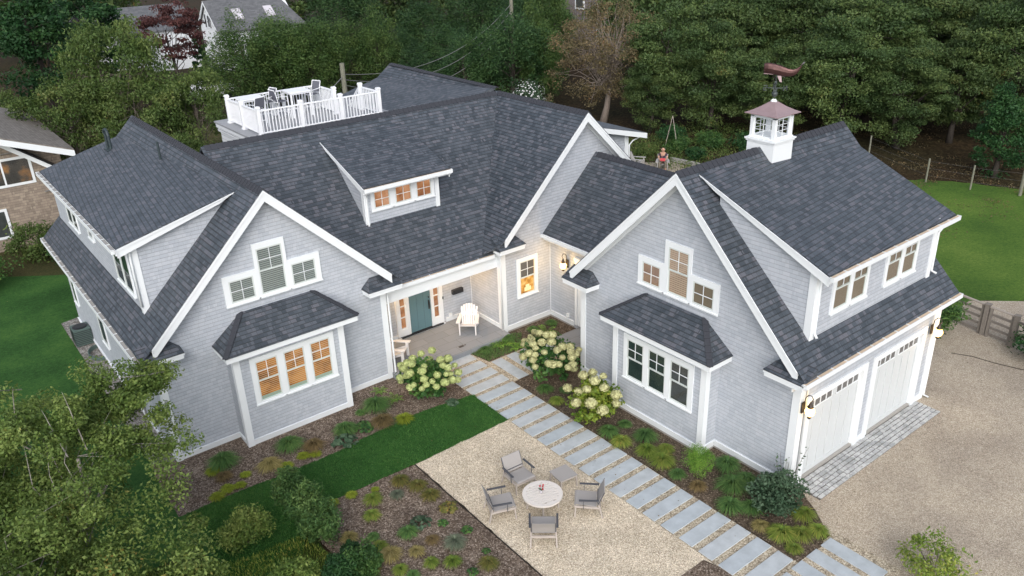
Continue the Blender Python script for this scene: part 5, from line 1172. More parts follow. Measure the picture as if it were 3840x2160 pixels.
RIGHT = [(3.79,2.65,0.24,'to'),(3.95,3.42,0.27,'td'),(4.48,2.95,0.22,'td'),(3.83,0.27,0.31,'td'),(4.52,0.28,0.21,'td'),(3.75,-0.34,0.3,'to'),(4.48,-0.62,0.35,'td'),(3.98,-1.15,0.32,'to'),(3.94,-1.78,0.36,'to'),(4.5,-1.42,0.24,'to'),(3.86,-2.43,0.23,'td'),(3.89,-3.14,0.23,'tr'),(5.2,-3.09,0.36,'td'),(4.56,-3.78,0.42,'td'),(5.06,-3.84,0.31,'td'),(3.85,-4.25,0.34,'td'),(4.23,-4.65,0.3,'td'),(5.05,-5.69,0.3,'to'),(3.87,-5.21,0.22,'tt'),(3.99,-5.76,0.33,'to'),(4.36,-6.08,0.29,'to'),(4.8,-6.26,0.26,'to'),(3.82,-6.24,0.2,'to')]
ENTRY = [(6.65,6.55,0.4,'f'),(6.14,6.17,0.35,'f'),(4.77,6.9,0.42,'f'),(4.36,7.0,0.29,'fd'),(5.09,6.35,0.32,'f'),(6.38,7.0,0.23,'td'),(7.26,6.95,0.23,'td'),(4.03,6.89,0.24,'td'),(5.24,7.03,0.25,'td')]
plants(FRONT, ('in the mulch bed left of the gravel patio', 'by the patio, {} of its colour from the lawn'), 'plants in the mulch bed by the patio', lambda p: -p[1])
plants(STRIP, ('in the bed under the left bay window', 'under the bay window, {} of its colour from the left'), 'plants under the left bay window', lambda p: p[0])
plants(RIGHT, ('in the bed beside the front walk', 'beside the front walk, {} of its colour from the porch'), 'plants between the front walk and the garage', lambda p: -p[1])
plants(ENTRY, ('in the small bed by the porch', 'in the entry bed, {} of its kind from the left'), 'plants in the entry bed', lambda p: p[0]-p[1])

# --- hydrangeas ---
def hydrangea(x, y, r, h, mat, fmat, nf, fr, label, seed, tall=0):
    rng = np.random.default_rng(seed); t = thing('hydrangea', (x, y, 0), label, 'hydrangea')
    me, C, R_ = crown_mesh('foliage', seed, (r*.85, r*.85, h*.42), 46, r*.26, 55, .062, L[mat], .8, .7, .9, .35, c=(0, 0, h*.48))
    o = bpy.data.objects.new('foliage', me); COL.objects.link(o); o.parent = t
    mb = MB()
    for i in range(14): e_ = C[rng.integers(len(C))]; mb.tube([(0, 0, 0), (e_[0]*.5, e_[1]*.5, e_[2]*.5), tuple(e_)], [.012, .009, .006], 4, cap=False)
    mb.build('stem', M['bark'], t, uv=False, recalc=False)
    k = 0; pts = []
    while len(pts) < nf and k < 4000:
        k += 1; d = rng.normal(size=3); d[2] = abs(d[2])*.9+rng.uniform(-.25, .5); d += np.array([-.35, -.5, 0]); d = unit(d)
        p = d*np.array([r*.95, r*.95, h*.50])*rng.uniform(.9, 1.08)+np.array([0, 0, h*.52])
        if all(np.linalg.norm(p-q) > fr*1.35 for q in pts): pts.append(p)
    for p in pts:
        rr = fr*rng.uniform(.68, 1.15); n = 150; d = unit(rng.normal(size=(n, 3))); Pn = d*rr*np.array([1, 1, .8])*rng.uniform(.86, 1.03, (n, 1))
        me = quads_mesh('flower_head', Pn, unit(d+rng.normal(size=(n, 3))*.35), unit(np.cross(d, rng.normal(size=(n, 3)))), rr*.24, rr*.2, L[fmat], rng.random(n))
        o = bpy.data.objects.new('flower_head', me); COL.objects.link(o); o.parent = t; o.location = p
        b = MB(); b.ball((0, 0, 0), rr*.84, n=6, sz=.8); q = b.build('flower_core', L[fmat], o, uv=False, smooth=True)
hydrangea(.95, 5.85, 1.02, 1.4, 'hyd', 'hydflower', 34, .14, 'hydrangea with lime green flower heads at the porch corner', 41)
hydrangea(4.70, 4.05, 1.10, 1.6, 'hyd', 'hydcream', 36, .145, 'largest hydrangea, with cream flower heads, right of the front walk', 42)
hydrangea(4.05, 1.25, .92, 1.55, 'bright', 'hydcream', 13, .175, 'yellow leaved hydrangea hanging over the front walk slabs', 43)

# --- turf blades on the strip of lawn in front ---
def in_poly(X, Y, poly):
    inside = np.zeros(len(X), bool); n = len(poly)
    for i in range(n):
        x0, y0 = poly[i]; x1, y1 = poly[(i+1) % n]
        c = ((y0 > Y) != (y1 > Y)) & (X < (x1-x0)*(Y-y0)/((y1-y0) if abs(y1-y0) > 1e-9 else 1e-9)+x0); inside ^= c
    return inside
def turf(name, poly, n, h, mat, label, seed=9, wid=.006):
    rng = np.random.default_rng(seed); xs = [p[0] for p in poly]; ys = [p[1] for p in poly]
    X = rng.uniform(min(xs), max(xs), n); Y = rng.uniform(min(ys), max(ys), n); k = in_poly(X, Y, poly); X, Y = X[k], Y[k]; n = len(X)
    az = rng.uniform(0, 6.283, n); hh = h*rng.uniform(.5, 1.2, n); C = np.stack([X, Y, hh*.45], 1); d = np.stack([np.cos(az), np.sin(az), 0*az], 1)
    U = unit(np.stack([0*az, 0*az, 1+0*az], 1)+d*rng.uniform(.1, .9, (n, 1))); S = unit(np.cross(U, d+rng.normal(size=(n, 3))*.3)); N = unit(np.cross(U, S))
    me = quads_mesh(name, C, N, U, hh*.55, wid, mat, rng.random(n)); o = bpy.data.objects.new(name, me); COL.objects.link(o); return tag(o, label, 'grass', kind='stuff')
turf('grass', [(-7.4, 1.2), (-5.6, 1.7), (-5.1, 2.5), (-4.3, 3.0), (-1.42, 2.88), (2.06, 2.91), (2.06, 4.88), (.2, 5.14), (-1.99, 5.07), (-2.84, 4.95), (-5.05, 5.02), (-6.2, 5.1), (-7.4, 5.1)], 95000, .045, L['grass'], 'mown dark green turf of the front lawn strip', 9, .007)
turf('long_grass', [(-9.5, -2), (-4.95, -2), (-5.1, 1), (-5.3, 2.2), (-7, 2.4), (-9.5, 4)], 26000, .11, L['to'], 'longer unmown grass round the bushes at the bottom', 10, .008)
turf('entry_grass', [(3.58, 7.15), (3.75, 6.3), (5.2, 6.25), (6.0, 7.2), (5.4, 7.5)], 5000, .09, L['td'], 'soft dark grassy ground cover in the entry bed', 11, .006)

# windfall leaves on gravel, slabs and turf
rng = np.random.default_rng(77); n = 420
X = rng.uniform(-6, 16, n); Y = rng.uniform(-9, 5, n); k = ~((X > 5.0) & (X < 13.2) & (Y > -4.9)) & ~((X > 3.5) & (X < 6) & (Y > -5)); X, Y = X[k], Y[k]; n = len(X)
P_ = np.stack([X, Y, np.full(n, .045)], 1); N, U, a, b = leaf_cloud(rng, P_, np.zeros((n, 3)), .022, .6, 3.0)
me = quads_mesh('fallen_leaves', P_, N, U, a, b, L['maple'], rng.random(n)); o = bpy.data.objects.new('fallen_leaves', me); COL.objects.link(o); tag(o, 'small fallen leaves and bits strewn over the gravel and lawn', 'leaves', kind='stuff')

# ------------------------------------------------------------------ lanterns
M['bulb'] = emit('warm_glass_globe', (1.0, .62, .18), 9.0)
M['globe'] = emit('glowing_globe', (1.0, .64, .20), 5.0)
def lantern(loc, out, label, power):
    """onion lantern: back plate, gooseneck, cap and glowing globe"""
    t = thing('wall_lantern', loc, label, 'wall lamp', 'brass onion lanterns on the house walls')
    n = Vector(out); s = n.cross(Vector((0, 0, 1)))
    m = MB(); m.obox(-s*.06-n*.2+Vector((0, 0, -.12)), s*.12, n*.025, (0, 0, .3)); m.build('back_plate', M['bronze'], t)
    m = MB(); m.tube([-n*.18+Vector((0, 0, .05)), -n*.15+Vector((0, 0, .32)), -n*.08+Vector((0, 0, .42)), Vector((0, 0, .43)), n*.05+Vector((0, 0, .36)), Vector((0, 0, .24))], .012, 6); m.build('gooseneck', M['bronze'], t, smooth=True)
    m = MB(); m.lathe((0, 0, .11), [(.075, 0), (.08, .02), (.05, .06), (.03, .12), (.015, .16)], 12); m.build('cap', M['bronze'], t, smooth=True)
    m = MB(); m.lathe((0, 0, -.12), [(.05, 0), (.10, .05), (.125, .12), (.10, .19), (.06, .23)], 14); g = m.build('globe', M['globe'], t, smooth=True)
    m = MB(); m.lathe((0, 0, -.2), [(.03, 0), (.05, .03), (.045, .08)], 10); m.build('base', M['bronze'], t, smooth=True)
    t.scale = (1.08, 1.08, 1.08)
    for zz in (.0,):
        m = MB(); m.tube([(.128*math.cos(a), .128*math.sin(a), zz) for a in [k*math.pi/7 for k in range(15)]], .005, 4, cap=False); m.build('cage_ring', M['bronze'], t)
    ld = bpy.data.lights.new('lantern_light', 'POINT'); ld.energy = power; ld.color = (1.0, .60, .22); ld.shadow_soft_size = .14
    lo = bpy.data.objects.new('lantern_light', ld); COL.objects.link(lo); lo.parent = t; lo.location = n*.16
    return t
lantern((5.80, -5.02, 2.62), (0, -1, 0), 'lit brass lantern beside the nearer garage door', 10)
lantern((12.42, -5.02, 2.60), (0, -1, 0), 'lit brass lantern beside the farther garage door', 11)
lantern((7.50, 6.52, 2.56), (-1, 0, 0), 'lit brass lantern on the wall of the entry corner', 30)
def ceiling_lamp(x, y, z, label, power):
    t = thing('ceiling_lamp', (x, y, z), label, 'ceiling lamp', 'small lamps under the porch ceiling')
    m = MB(); m.lathe((0, 0, -.12), [(.05, 0), (.06, .05), (.05, .12)], 12); m.build('shade', M['bronze'], t, smooth=True)
    m = MB(); m.ball((0, 0, -.15), .04, n=8); m.build('bulb', M['bulb'], t, smooth=True)
    ld = bpy.data.lights.new('lamp_light', 'POINT'); ld.energy = power; ld.color = (1.0, .62, .30); ld.shadow_soft_size = .08
    lo = bpy.data.objects.new('lamp_light', ld); COL.objects.link(lo); lo.parent = t; lo.location = (0, 0, -.26)
ceiling_lamp(4.25, 9.2, 2.82, 'small dark porch ceiling lamp right of the teal door', 34)
ceiling_lamp(1.55, 9.2, 2.82, 'small dark porch ceiling lamp left of the teal door', 34)

# ------------------------------------------------------------------ porch chairs
def adirondack(mat='adirondack'):
    t = thing('adirondack_chair', (0, 0, 0), 'x', 'chair')
    # faces -y; front feet at y=-.42
    for sx in (-1, 1):
        m = MB(); m.box(sx*.30-.02, sx*.30+.02, -.44, -.34, 0, .52); m.build('leg', M[mat], t)
        m = MB(); m.prism([(sx*.30-.015, -.34, .30), (sx*.30-.015, .48, .0), (sx*.30-.015, .52, .0), (sx*.30-.015, .52, .06), (sx*.30-.015, -.34, .40)], (.03, 0, 0)); m.build('leg', M[mat], t)
        m = MB(); m.prism([(sx*.26, -.50, .53), (sx*.42, -.50, .53), (sx*.40, .0, .53), (sx*.36, .30, .53), (sx*.29, .30, .53), (sx*.27, 0, .53)], (0, 0, .025)); m.build('armrest', M[mat], t)
    m = MB()
    for i in range(6):
        y0 = -.42+i*.085; z0 = .37-i*.028; m.obox((-.28, y0, z0), (.56, 0, 0), (0, .076, -.024), (0, 0, .02))
    m.build('seat', M[mat], t)
    m = MB()
    for i in range(7):
        u = (i-3)/3; x = u*.235; h = .72-.13*u*u; yy = .06+.03*u*u*0; zz = .22
        a = Vector((x-.032, yy, zz)); b_ = Vector((x*1.22-.036, yy+.32, zz+h)); w_ = .064
        m.hexa([a, a+Vector((w_, 0, 0)), a+Vector((w_, .02, .0)), a+Vector((0, .02, 0))], [b_, b_+Vector((w_*1.12, 0, 0)), b_+Vector((w_*1.12, .02, 0)), b_+Vector((0, .02, 0))])
    m.box(-.30, .30, .26, .285, .50, .57); m.build('backrest', M[mat], t)
    return t
ch = adirondack(); ch.location = (4.42, 8.42, .2); ch.rotation_euler = (0, 0, rad(-42)); ch['label'] = 'white slatted Adirondack chair facing out on the right of the porch'; ch['group'] = 'adirondack chairs on the porch'
c2 = copy_tree(ch); c2.location = (1.15, 8.38, .2); c2.rotation_euler = (0, 0, rad(42)); c2['label'] = 'white Adirondack chair at the left of the porch, half hidden by the wall corner'
m = MB(); m.box(-.1, .1, -.05, .05, 0, .012).box(.14, .2, -.02, .03, 0, .01); o = m.build('doormat_scrap', M['bronze']); o.location = (3.45, 7.55, .2); tag(o, 'two small dark leaves lying on the porch floor', 'leaves')

# ------------------------------------------------------------------ patio set
def lounge():
    """low armchair with taupe sling, faces -y"""
    t = thing('patio_chair', (0, 0, 0), 'x', 'patio chair', 'grey sling armchairs round the patio table')
    s = Vector
    for sx in (-1, 1):
        m = MB(); m.bar((sx*.33, -.33, .0), (sx*.31, -.30, .34), .035); m.build('leg', M['taupe'], t)
        m = MB(); m.bar((sx*.33, .40, .0), (sx*.31, .30, .42), .035); m.build('leg', M['taupe'], t)
        m = MB(); m.bar((sx*.31, -.32, .33), (sx*.31, .33, .30), .035, .06); m.build('side_rail', M['taupe'], t)
        m = MB(); m.bar((sx*.355, -.22, .56), (sx*.345, .30, .56), .055, .028); m.build('armrest', M['charcoal'], t)
        m = MB(); m.bar((sx*.345, -.10, .28), (sx*.345, -.10, .55), .016); m.build('arm_support', M['charcoal'], t)
    m = MB(); m.bar((-.31, -.33, .33), (.31, -.33, .33), .035, .06); m.bar((-.31, .33, .29), (.31, .33, .29), .035, .06); m.build('cross_rail', M['taupe'], t)
    m = MB(); pr = [(-.335, .375), (-.30, .395), (-.1, .375), (.12, .35), (.24, .345)]
    for (y0, z0), (y1, z1) in zip(pr, pr[1:]): m.hexa([(-.29, y0, z0-.012), (.29, y0, z0-.012), (.29, y1, z1-.012), (-.29, y1, z1-.012)], [(-.29, y0, z0), (.29, y0, z0), (.29, y1, z1), (-.29, y1, z1)])
    m.build('seat', M['sling'], t)
    m = MB(); pr = [(.25, .38), (.28, .46), (.33, .60), (.40, .74), (.43, .80)]
    for (y0, z0), (y1, z1) in zip(pr, pr[1:]): m.hexa([(-.29, y0, z0), (.29, y0, z0), (.29, y1, z1), (-.29, y1, z1)], [(-.29, y0+.015, z0), (.29, y0+.015, z0), (.29, y1+.015, z1), (-.29, y1+.015, z1)])
    m.build('backrest', M['sling'], t)
    m = MB(); m.bar((-.30, .27, .38), (-.30, .44, .80), .02); m.bar((.30, .27, .38), (.30, .44, .80), .02); m.bar((-.3, .27, .44), (.3, .27, .44), .02); m.build('back_frame', M['charcoal'], t)
    return t
cA = lounge(); spots = [((.27, .17, 0), rad(-4), 'grey sling patio chair above the round table, facing down the picture'), ((-.83, -.42, 0), rad(66), 'grey sling patio chair on the left side of the round table'), ((1.02, -1.80, 0), rad(136+90), 'grey sling patio chair on the right side of the round table'), ((-.56, -1.86, 0), rad(140), 'grey sling patio chair seen from behind, nearest the picture bottom')]
for i, (lc, rz, lb) in enumerate(spots):
    o = cA if i == 0 else copy_tree(cA); o.location = lc; o.rotation_euler = (0, 0, rz); o['label'] = lb
t = thing('footstool', (1.22, -.60, 0), 'grey sling footstool above right of the round table', 'footstool', rz=rad(-6))
for sx in (-1, 1):
    for sy in (-1, 1): m = MB(); m.bar((sx*.27, sy*.27, 0), (sx*.25, sy*.25, .36), .035); m.build('leg', M['taupe'], t)
m = MB(); m.bar((-.25, -.25, .345), (.25, -.25, .345), .035, .05); m.bar((-.25, .25, .345), (.25, .25, .345), .035, .05); m.bar((-.25, -.25, .345), (-.25, .25, .345), .035, .05); m.bar((.25, -.25, .345), (.25, .25, .345), .035, .05); m.build('frame', M['taupe'], t)
m = MB(); m.box(-.285, .285, -.285, .285, .372, .392); m.build('seat', M['sling'], t)
tb = thing('round_table', (.13, -1.0, 0), 'round pale slatted table in the middle of the gravel patio', 'table', rz=rad(-10))
m = MB(); Rt, zt = .54, .50
for i in range(10):
    y0 = -.46+i*.092; y1 = y0+.076; w0 = math.sqrt(max(.0, .47**2-max(abs(y0), abs(y1))**2)); m.box(-w0, w0, y0, y1, zt-.018, zt)
m.build('tabletop', M['table_top'], tb)
m = MB(); n = 40
for k in range(n):
    a0, a1 = 2*math.pi*k/n, 2*math.pi*(k+1)/n; pt = lambda a, r: (r*math.cos(a), r*math.sin(a), zt-.05)
    m.prism([pt(a0, .435), pt(a0, Rt), pt(a1, Rt), pt(a1, .435)], (0, 0, .052))
m.build('rim', M['table_top'], tb); MB().lathe((0, 0, zt-.045), [(.46, 0), (.46, .02)], 32).build('under_plate', M['taupe'], tb)
for k in range(4): a = math.pi/4+k*math.pi/2+.3; m = MB(); m.bar((.42*math.cos(a), .42*math.sin(a), 0), (.38*math.cos(a), .38*math.sin(a), .46), .04); m.build('leg', M['taupe'], tb)
v = thing('flower_vase', (.10, -.98, .50), 'small glass vase with red roses on the round table', 'vase')
m = MB(); m.lathe((0, 0, 0), [(.02, 0), (.028, .03), (.024, .08), (.032, .11)], 10); m.build('vase', M['skylight'], v, smooth=True)
M['rose'] = flat('red_petals', (.36, .012, .02), .6, .3); M['stemgreen'] = flat('flower_stem', (.05, .13, .03), .6, .3)
for dx, dy, hh in ((.05, -.01, .20), (-.01, .03, .23), (.01, -.06, .17), (.09, .02, .22)):
    m = MB(); m.ball((dx, dy, hh), .026, n=6); m.build('flower', M['rose'], v, smooth=True)
    m = MB(); m.tube([(0, 0, .05), (dx, dy, hh)], .004, 4); m.face([(dx*.3, dy*.3, .12), (dx*.3-.05, dy+.03, .17), (dx*.3-.08, dy, .19), (dx*.3-.04, dy-.02, .14)]); m.build('stem', M['stemgreen'], v, recalc=False)

# ------------------------------------------------------------------ deck furniture
def bar_table(x, y, lb):
    t = thing('bar_table', (x, y, DZ), lb, 'table', 'white high tables on the roof deck')
    m = MB(); m.box(-.46, .46, -.46, .46, .99, 1.04); m.box(-.42, .42, -.42, .42, .93, .99); m.build('tabletop', M['white_pvc'], t)
    for sx in (-1, 1):
        for sy in (-1, 1): m = MB(); m.box(sx*.42-.03, sx*.42+.03, sy*.42-.03, sy*.42+.03, 0, .93); m.build('leg', M['white_pvc'], t)
    return t
bar_table(.98, 18.0, 'white high table at the left end of the roof deck'); bar_table(2.95, 17.95, 'white high table at the right end of the roof deck')
def stool():
    t = thing('bar_chair', (0, 0, DZ), 'x', 'bar chair', 'white bar chairs with grey mesh on the roof deck')
    for sx in (-1, 1):
        m = MB(); m.bar((sx*.25, -.24, 0), (sx*.23, -.21, .92), .03); m.build('leg', M['white_pvc'], t)
        m = MB(); m.tube([(sx*.25, .30, 0), (sx*.23, .22, .70), (sx*.23, .26, 1.0), (sx*.23, .34, 1.22)], .016, 6); m.build('leg', M['white_pvc'], t)
        m = MB(); m.bar((sx*.24, -.22, .92), (sx*.235, .25, .95), .04, .02); m.build('armrest', M['white_pvc'], t)
    m = MB(); m.box(-.22, .22, -.21, .22, .72, .735); m.build('seat', M['grey_sling'], t)
    m = MB(); m.bar((-.23, -.21, .72), (.23, -.21, .72), .03); m.bar((-.23, .22, .72), (.23, .22, .72), .03); m.bar((-.24, -.235, .25), (.24, -.235, .25), .025); m.bar((-.24, .26, .3), (.24, .26, .3), .025); m.bar((-.23, .34, 1.22), (.23, .34, 1.22), .03); m.build('frame', M['white_pvc'], t)
    m = MB(); m.hexa([(-.215, .235, .80), (.215, .235, .80), (.215, .25, .80), (-.215, .25, .80)], [(-.215, .33, 1.2), (.215, .33, 1.2), (.215, .345, 1.2), (-.215, .345, 1.2)]); m.build('backrest', M['grey_sling'], t)
    return t
s0 = stool()
for i, (x, y, rz, lb) in enumerate([(.82, 17.05, 195, 'bar chair with its grey back to the viewer at the left table'), (1.75, 18.1, -75, 'bar chair seen edge on at the right of the left table'), (2.15, 17.8, 95, 'bar chair side on, between the two high tables'), (3.75, 18.2, -90+20, 'bar chair facing us behind the right high table')]):
    o = s0 if i == 0 else copy_tree(s0); o.location = (x, y, DZ); o.rotation_euler = (0, 0, rad(rz)); o['label'] = lb

# ------------------------------------------------------------------ gate and wire fence on the right
def board_gate(y0, y1, x0, x1, lb):
    t = thing('wooden_gate', (x0, y0, 0), lb, 'gate', 'weathered board gate leaves at the drive end'); d = Vector((x1-x0, y1-y0, 0)); L_ = d.length; d.normalize()
    m = MB(); m.bar(d*.06, d*.06+Zv*1.15, .09); m.build('stile', M['wood_post'], t)
    m = MB(); m.bar(d*(L_-.06), d*(L_-.06)+Zv*1.15, .09); m.build('stile', M['wood_post'], t)
    for z in (.12, .38, .64, .9): m = MB(); m.bar(Zv*z+d*.1, d*(L_-.1)+Zv*z, .03, .09); m.build('rail', M['wood_post'], t)
    m = MB(); m.bar(Zv*1.16, d*L_+Zv*1.16, .10, .05); m.build('top_rail', M['wood_pale'], t); return t
M['wood_pale'] = flat('pale_weathered_wood', (.36, .32, .28), .85, .15, var=.2, scale=12)
board_gate(-2.55, -3.95, 18.75, 18.5, 'weathered board gate leaf nearer the garage bush'); board_gate(-4.15, -5.05, 18.45, 18.32, 'weathered board gate leaf at the right, nearer the edge')
for x, y, lb in ((18.48, -4.05, 'thick wooden gate post between the two gate leaves'), (18.30, -5.12, 'square wooden gate post at the right edge')):
    m = MB(); m.box(-.08, .08, -.08, .08, 0, 1.2); m.box(-.1, .1, -.1, .1, 1.2, 1.24); o = m.build('gate_post', M['wood_post']); o.location = (x, y, 0); tag(o, lb, 'post', 'square posts of the wooden gate')
m = MB(); m.bar((18.3, -5.2, .98), (18.1, -7.5, .98), .05, .08); m.bar((18.3, -5.2, .5), (18.1, -7.5, .5), .03, .09); tag(m.build('board_fence', M['wood_post']), 'wooden board fence running off to the right edge past the gate', 'fence')
fp = [(38.2, 9.6), (34.9, 6.4), (35.2, 4.05), (36.6, 1.6)]; fp = [(36.5, 11.0), (34.2, 6.2), (34.6, 3.95), (35.4, 1.75), (36.6, -1.0)]
fl = ['behind the far roof corner', 'left of the three on the far lawn edge', 'middle of the three on the far lawn edge', 'thickest, at the right edge of the far lawn', 'outermost, past the right edge']
for (x, y), lb in zip(fp, fl):
    m = MB(); m.tube([(0, 0, -.05), (0, 0, 1.35)], .05 if 'thick' not in lb else .09, 8); o = m.build('fence_post', M['pole_wood'], uv=False); o.location = (x, y, 0); tag(o, f'grey wire fence post, {lb}', 'fence post', 'posts of the wire fence at the wood edge')
m = MB()
for (x0, y0), (x1, y1) in zip(fp, fp[1:]):
    for z in (.4, .8, 1.2): m.bar((x0, y0, z), (x1, y1, z), .004)
tag(m.build('wire_mesh', M['wire'], uv=False), 'thin wires strung between the grey fence posts', 'wire fence')
m = MB(); pts = [(16.3, -4.0, .012), (16.6, -4.6, .012), (16.7, -5.3, .012), (16.9, -6.0, .012), (17.5, -7.4, .012)]; m.tube(pts, .012, 5); tag(m.build('garden_hose', M['bronze'], uv=False), 'thin dark hose lying across the gravel before the gate', 'hose')

# ------------------------------------------------------------------ poles and wires
def pole(x, y, h, r, lb):
    m = MB(); m.tube([(0, 0, -.2), (0, 0, h)], [r*1.2, r], 10); o = m.build('utility_pole', M['pole_wood'], uv=False); o.location = (x, y, 0); return tag(o, lb, 'utility pole', 'wooden utility poles')
pole(10.1, 27.9, 7.2, .13, 'short wooden utility pole sticking up behind the roof deck'); pole(36.2, 46.0, 7.4, .16, 'grey utility pole at the top, among the cedars')
def wire(a, b_, sag, lb):
    a, b_ = Vector(a), Vector(b_); m = MB(); m.tube([a.lerp(b_, i/16)-Zv*sag*4*(i/16)*(1-i/16) for i in range(17)], .022, 4); tag(m.build('overhead_wire', M['wire'], uv=False), lb, 'wire', 'overhead wires behind the house')
wire((36.2, 46.0, 7.0), (10.1, 27.9, 6.6), 1.7, 'upper overhead wire sagging from the top pole'); wire((36.2, 46.0, 6.4), (10.1, 27.9, 6.3), 2.0, 'middle overhead wire sagging from the top pole'); wire((36.2, 46.0, 5.6), (10.1, 27.9, 6.0), 2.3, 'lowest overhead wire below the other two')
wire((10.1, 27.9, 6.5), (5.0, 24.0, 5.6), .2, 'short wire running left and down from the short pole behind the deck')

# ------------------------------------------------------------------ neighbouring houses
N1 = thing('neighbour_house', (-7, 31, 0), 'brown shingled neighbour house with grey brown roof at the left edge', 'house')
def NP(par, name, mb, mat, off):
    mb.v = [(x-off[0], y-off[1], z-off[2]) for x, y, z in mb.v]; o = mb.build(name, M[mat] if isinstance(mat, str) else [M[k] for k in mat], par); return o
o1 = (-7, 31, 0)
sr_ = lambda x: 4.75+.37*(-3.9-x)
m = MB(); m.prism([(-16, 31, 0), (-4.3, 31, 0), (-4.3, 31, sr_(-4.3)-.1), (-11, 31, sr_(-11)-.1), (-16, 31, sr_(-6)-.1)], (0, 10, 0)); NP(N1, 'wall', m, 'tan_siding', o1)
m = MB(); m.prism([(-11, 29.5, sr_(-11)), (-3.85, 29.5, sr_(-3.85)), (-3.85, 41, sr_(-3.85)), (-11, 41, sr_(-11))], (0, 0, -.06)); m.prism([(-11, 29.5, sr_(-11)), (-18, 29.5, 4.8), (-18, 41, 4.8), (-11, 41, sr_(-11))], (0, 0, -.06)); NP(N1, 'roof', m, 'brown_roof', o1)
m = MB(); m.prism([(-11, 29.5, sr_(-11)-.06), (-3.85, 29.5, sr_(-3.85)-.06), (-3.85, 29.5, sr_(-3.85)-.36), (-11, 29.5, sr_(-11)-.36)], (0, .06, 0)); m.prism([(-11, 29.56, sr_(-11)-.09), (-3.9, 29.56, sr_(-3.9)-.09), (-3.9, 29.56, sr_(-3.9)-.15), (-11, 29.56, sr_(-11)-.15)], (0, 1.44, 0)); NP(N1, 'rake_board', m, 'white', o1)
m = MB(); m.prism([(-7.6, 30.3, 6.1), (-4.6, 30.3, 3.75), (-4.6, 30.3, 3.5), (-7.6, 30.3, 5.85)], (0, .7, 0), 0); m.prism([(-7.6, 30.25, 6.19), (-4.5, 30.25, 3.76), (-4.5, 30.25, 3.69), (-7.6, 30.25, 6.11)], (0, .8, 0), 1); NP(N1, 'rake_board', m, ('white', 'black'), o1)
def nwin(x0, x1, z0, z1, mat, split=True):
    m = MB(); y = 31
    for a in ((x0-.12, x0, z0-.12, z1+.12), (x1, x1+.12, z0-.12, z1+.12), (x0, x1, z1, z1+.12), (x0, x1, z0-.12, z0)): m.box(a[0], a[1], y-.05, y, a[2], a[3])
    if split: c = (x0+x1)/2; m.box(c-.04, c+.04, y-.045, y, z0, z1)
    w_ = NP(N1, 'window', m, 'white', o1)
    m = MB(); m.box(x0, x1, y-.004, y-.001, z0, z1); m.v = [(a-o1[0], b-o1[1], c-o1[2]) for a, b, c in m.v]; m.build('pane', M[mat], w_)
    m = MB(); m.face([(x0, y-.03, z0), (x1, y-.03, z0), (x1, y-.03, z1), (x0, y-.03, z1)]); m.v = [(a-o1[0], b-o1[1], c-o1[2]) for a, b, c in m.v]; m.build('glass', M['glass'], w_)
M['nb_lit'] = roomlit('dim_lit_room', (.045, .042, .038), (.075, .065, .055), (.30, .15, .06), .8, 1.7)
nwin(-8.1, -5.75, 3.25, 4.4, 'nb_lit'); nwin(-9.2, -7.35, .75, 2.0, 'mid_room')
m = MB(); m.tube([(-5.4, 30.9, 2.6), (-4.4, 30.9, 2.65)], .03, 6); m.tube([(-7.5, 30.85, 4.75), (-5.9, 30.85, 4.8), (-5.2, 30.85, 4.4)], .02, 5); NP(N1, 'service_pipe', m, 'wire', o1)

o2 = (23, 76, 0); N2 = thing('white_gabled_house', o2, 'white clapboard house with grey roof and two skylights at the top left', 'house')
m = MB(); m.prism([(19.4, 73.8, 0), (19.4, 73.8, 4.5), (19.4, 76.35, 6.8), (19.4, 79, 4.4), (19.4, 79, 0)], (8.6, 0, 0)); NP(N2, 'wall', m, 'white_siding', o2)
m = MB(); m.prism([(19.1, 73.2, 4.1), (28.9, 73.2, 4.1), (27.2, 76.35, 7.0), (19.1, 76.35, 7.0)], (0, 0, -.08)); m.prism([(19.1, 76.35, 7.0), (27.2, 76.35, 7.0), (29, 79.3, 4.3), (19.1, 79.3, 4.3)], (0, 0, -.08)); NP(N2, 'roof', m, 'grey_roof', o2)
m = MB(); m.prism([(19.08, 73.45, 4.28), (19.08, 76.35, 6.93), (19.08, 76.35, 6.68), (19.08, 73.45, 4.03)], (.1, 0, 0)); m.prism([(19.08, 79.3, 4.2), (19.08, 76.35, 6.93), (19.08, 76.35, 6.68), (19.08, 79.3, 3.95)], (.1, 0, 0)); NP(N2, 'rake_board', m, 'white', o2)
for i in (0, 1):
    x = 21.6+3.5*i; m = MB(); m.prism([(x, 74.25, 5.07), (x+.9, 74.25, 5.07), (x+.85, 75.2, 5.94), (x-.05, 75.2, 5.94)], (0, 0, .12)); NP(N2, 'skylight', m, 'skylight', o2)
m = MB(); m.box(19.34, 19.39, 75.5, 77.3, 4.3, 5.6, 0); m.box(19.32, 19.34, 75.55, 75.85, 4.3, 5.6, 1); m.box(19.32, 19.34, 76.0, 76.4, 4.4, 5.5, 1); m.box(19.32, 19.34, 76.9, 77.25, 4.3, 5.6, 1); NP(N2, 'window', m, ('white', 'black'), o2)
m = MB(); m.box(14.0, 19.0, 79.5, 90, 0, 4.2); m.box(9, 14, 84, 92, 0, 4.0); NP(N2, 'side_wing', m, 'white_siding', o2)
m = MB(); m.prism([(8.5, 79.2, 4.2), (19.2, 79.2, 4.2), (19.2, 84, 6.4), (8.5, 84, 6.4)], (0, 0, -.08)); m.prism([(8.5, 84, 6.4), (19.2, 84, 6.4), (19.2, 92, 4.2), (8.5, 92, 4.2)], (0, 0, -.08)); NP(N2, 'roof', m, 'grey_roof', o2)

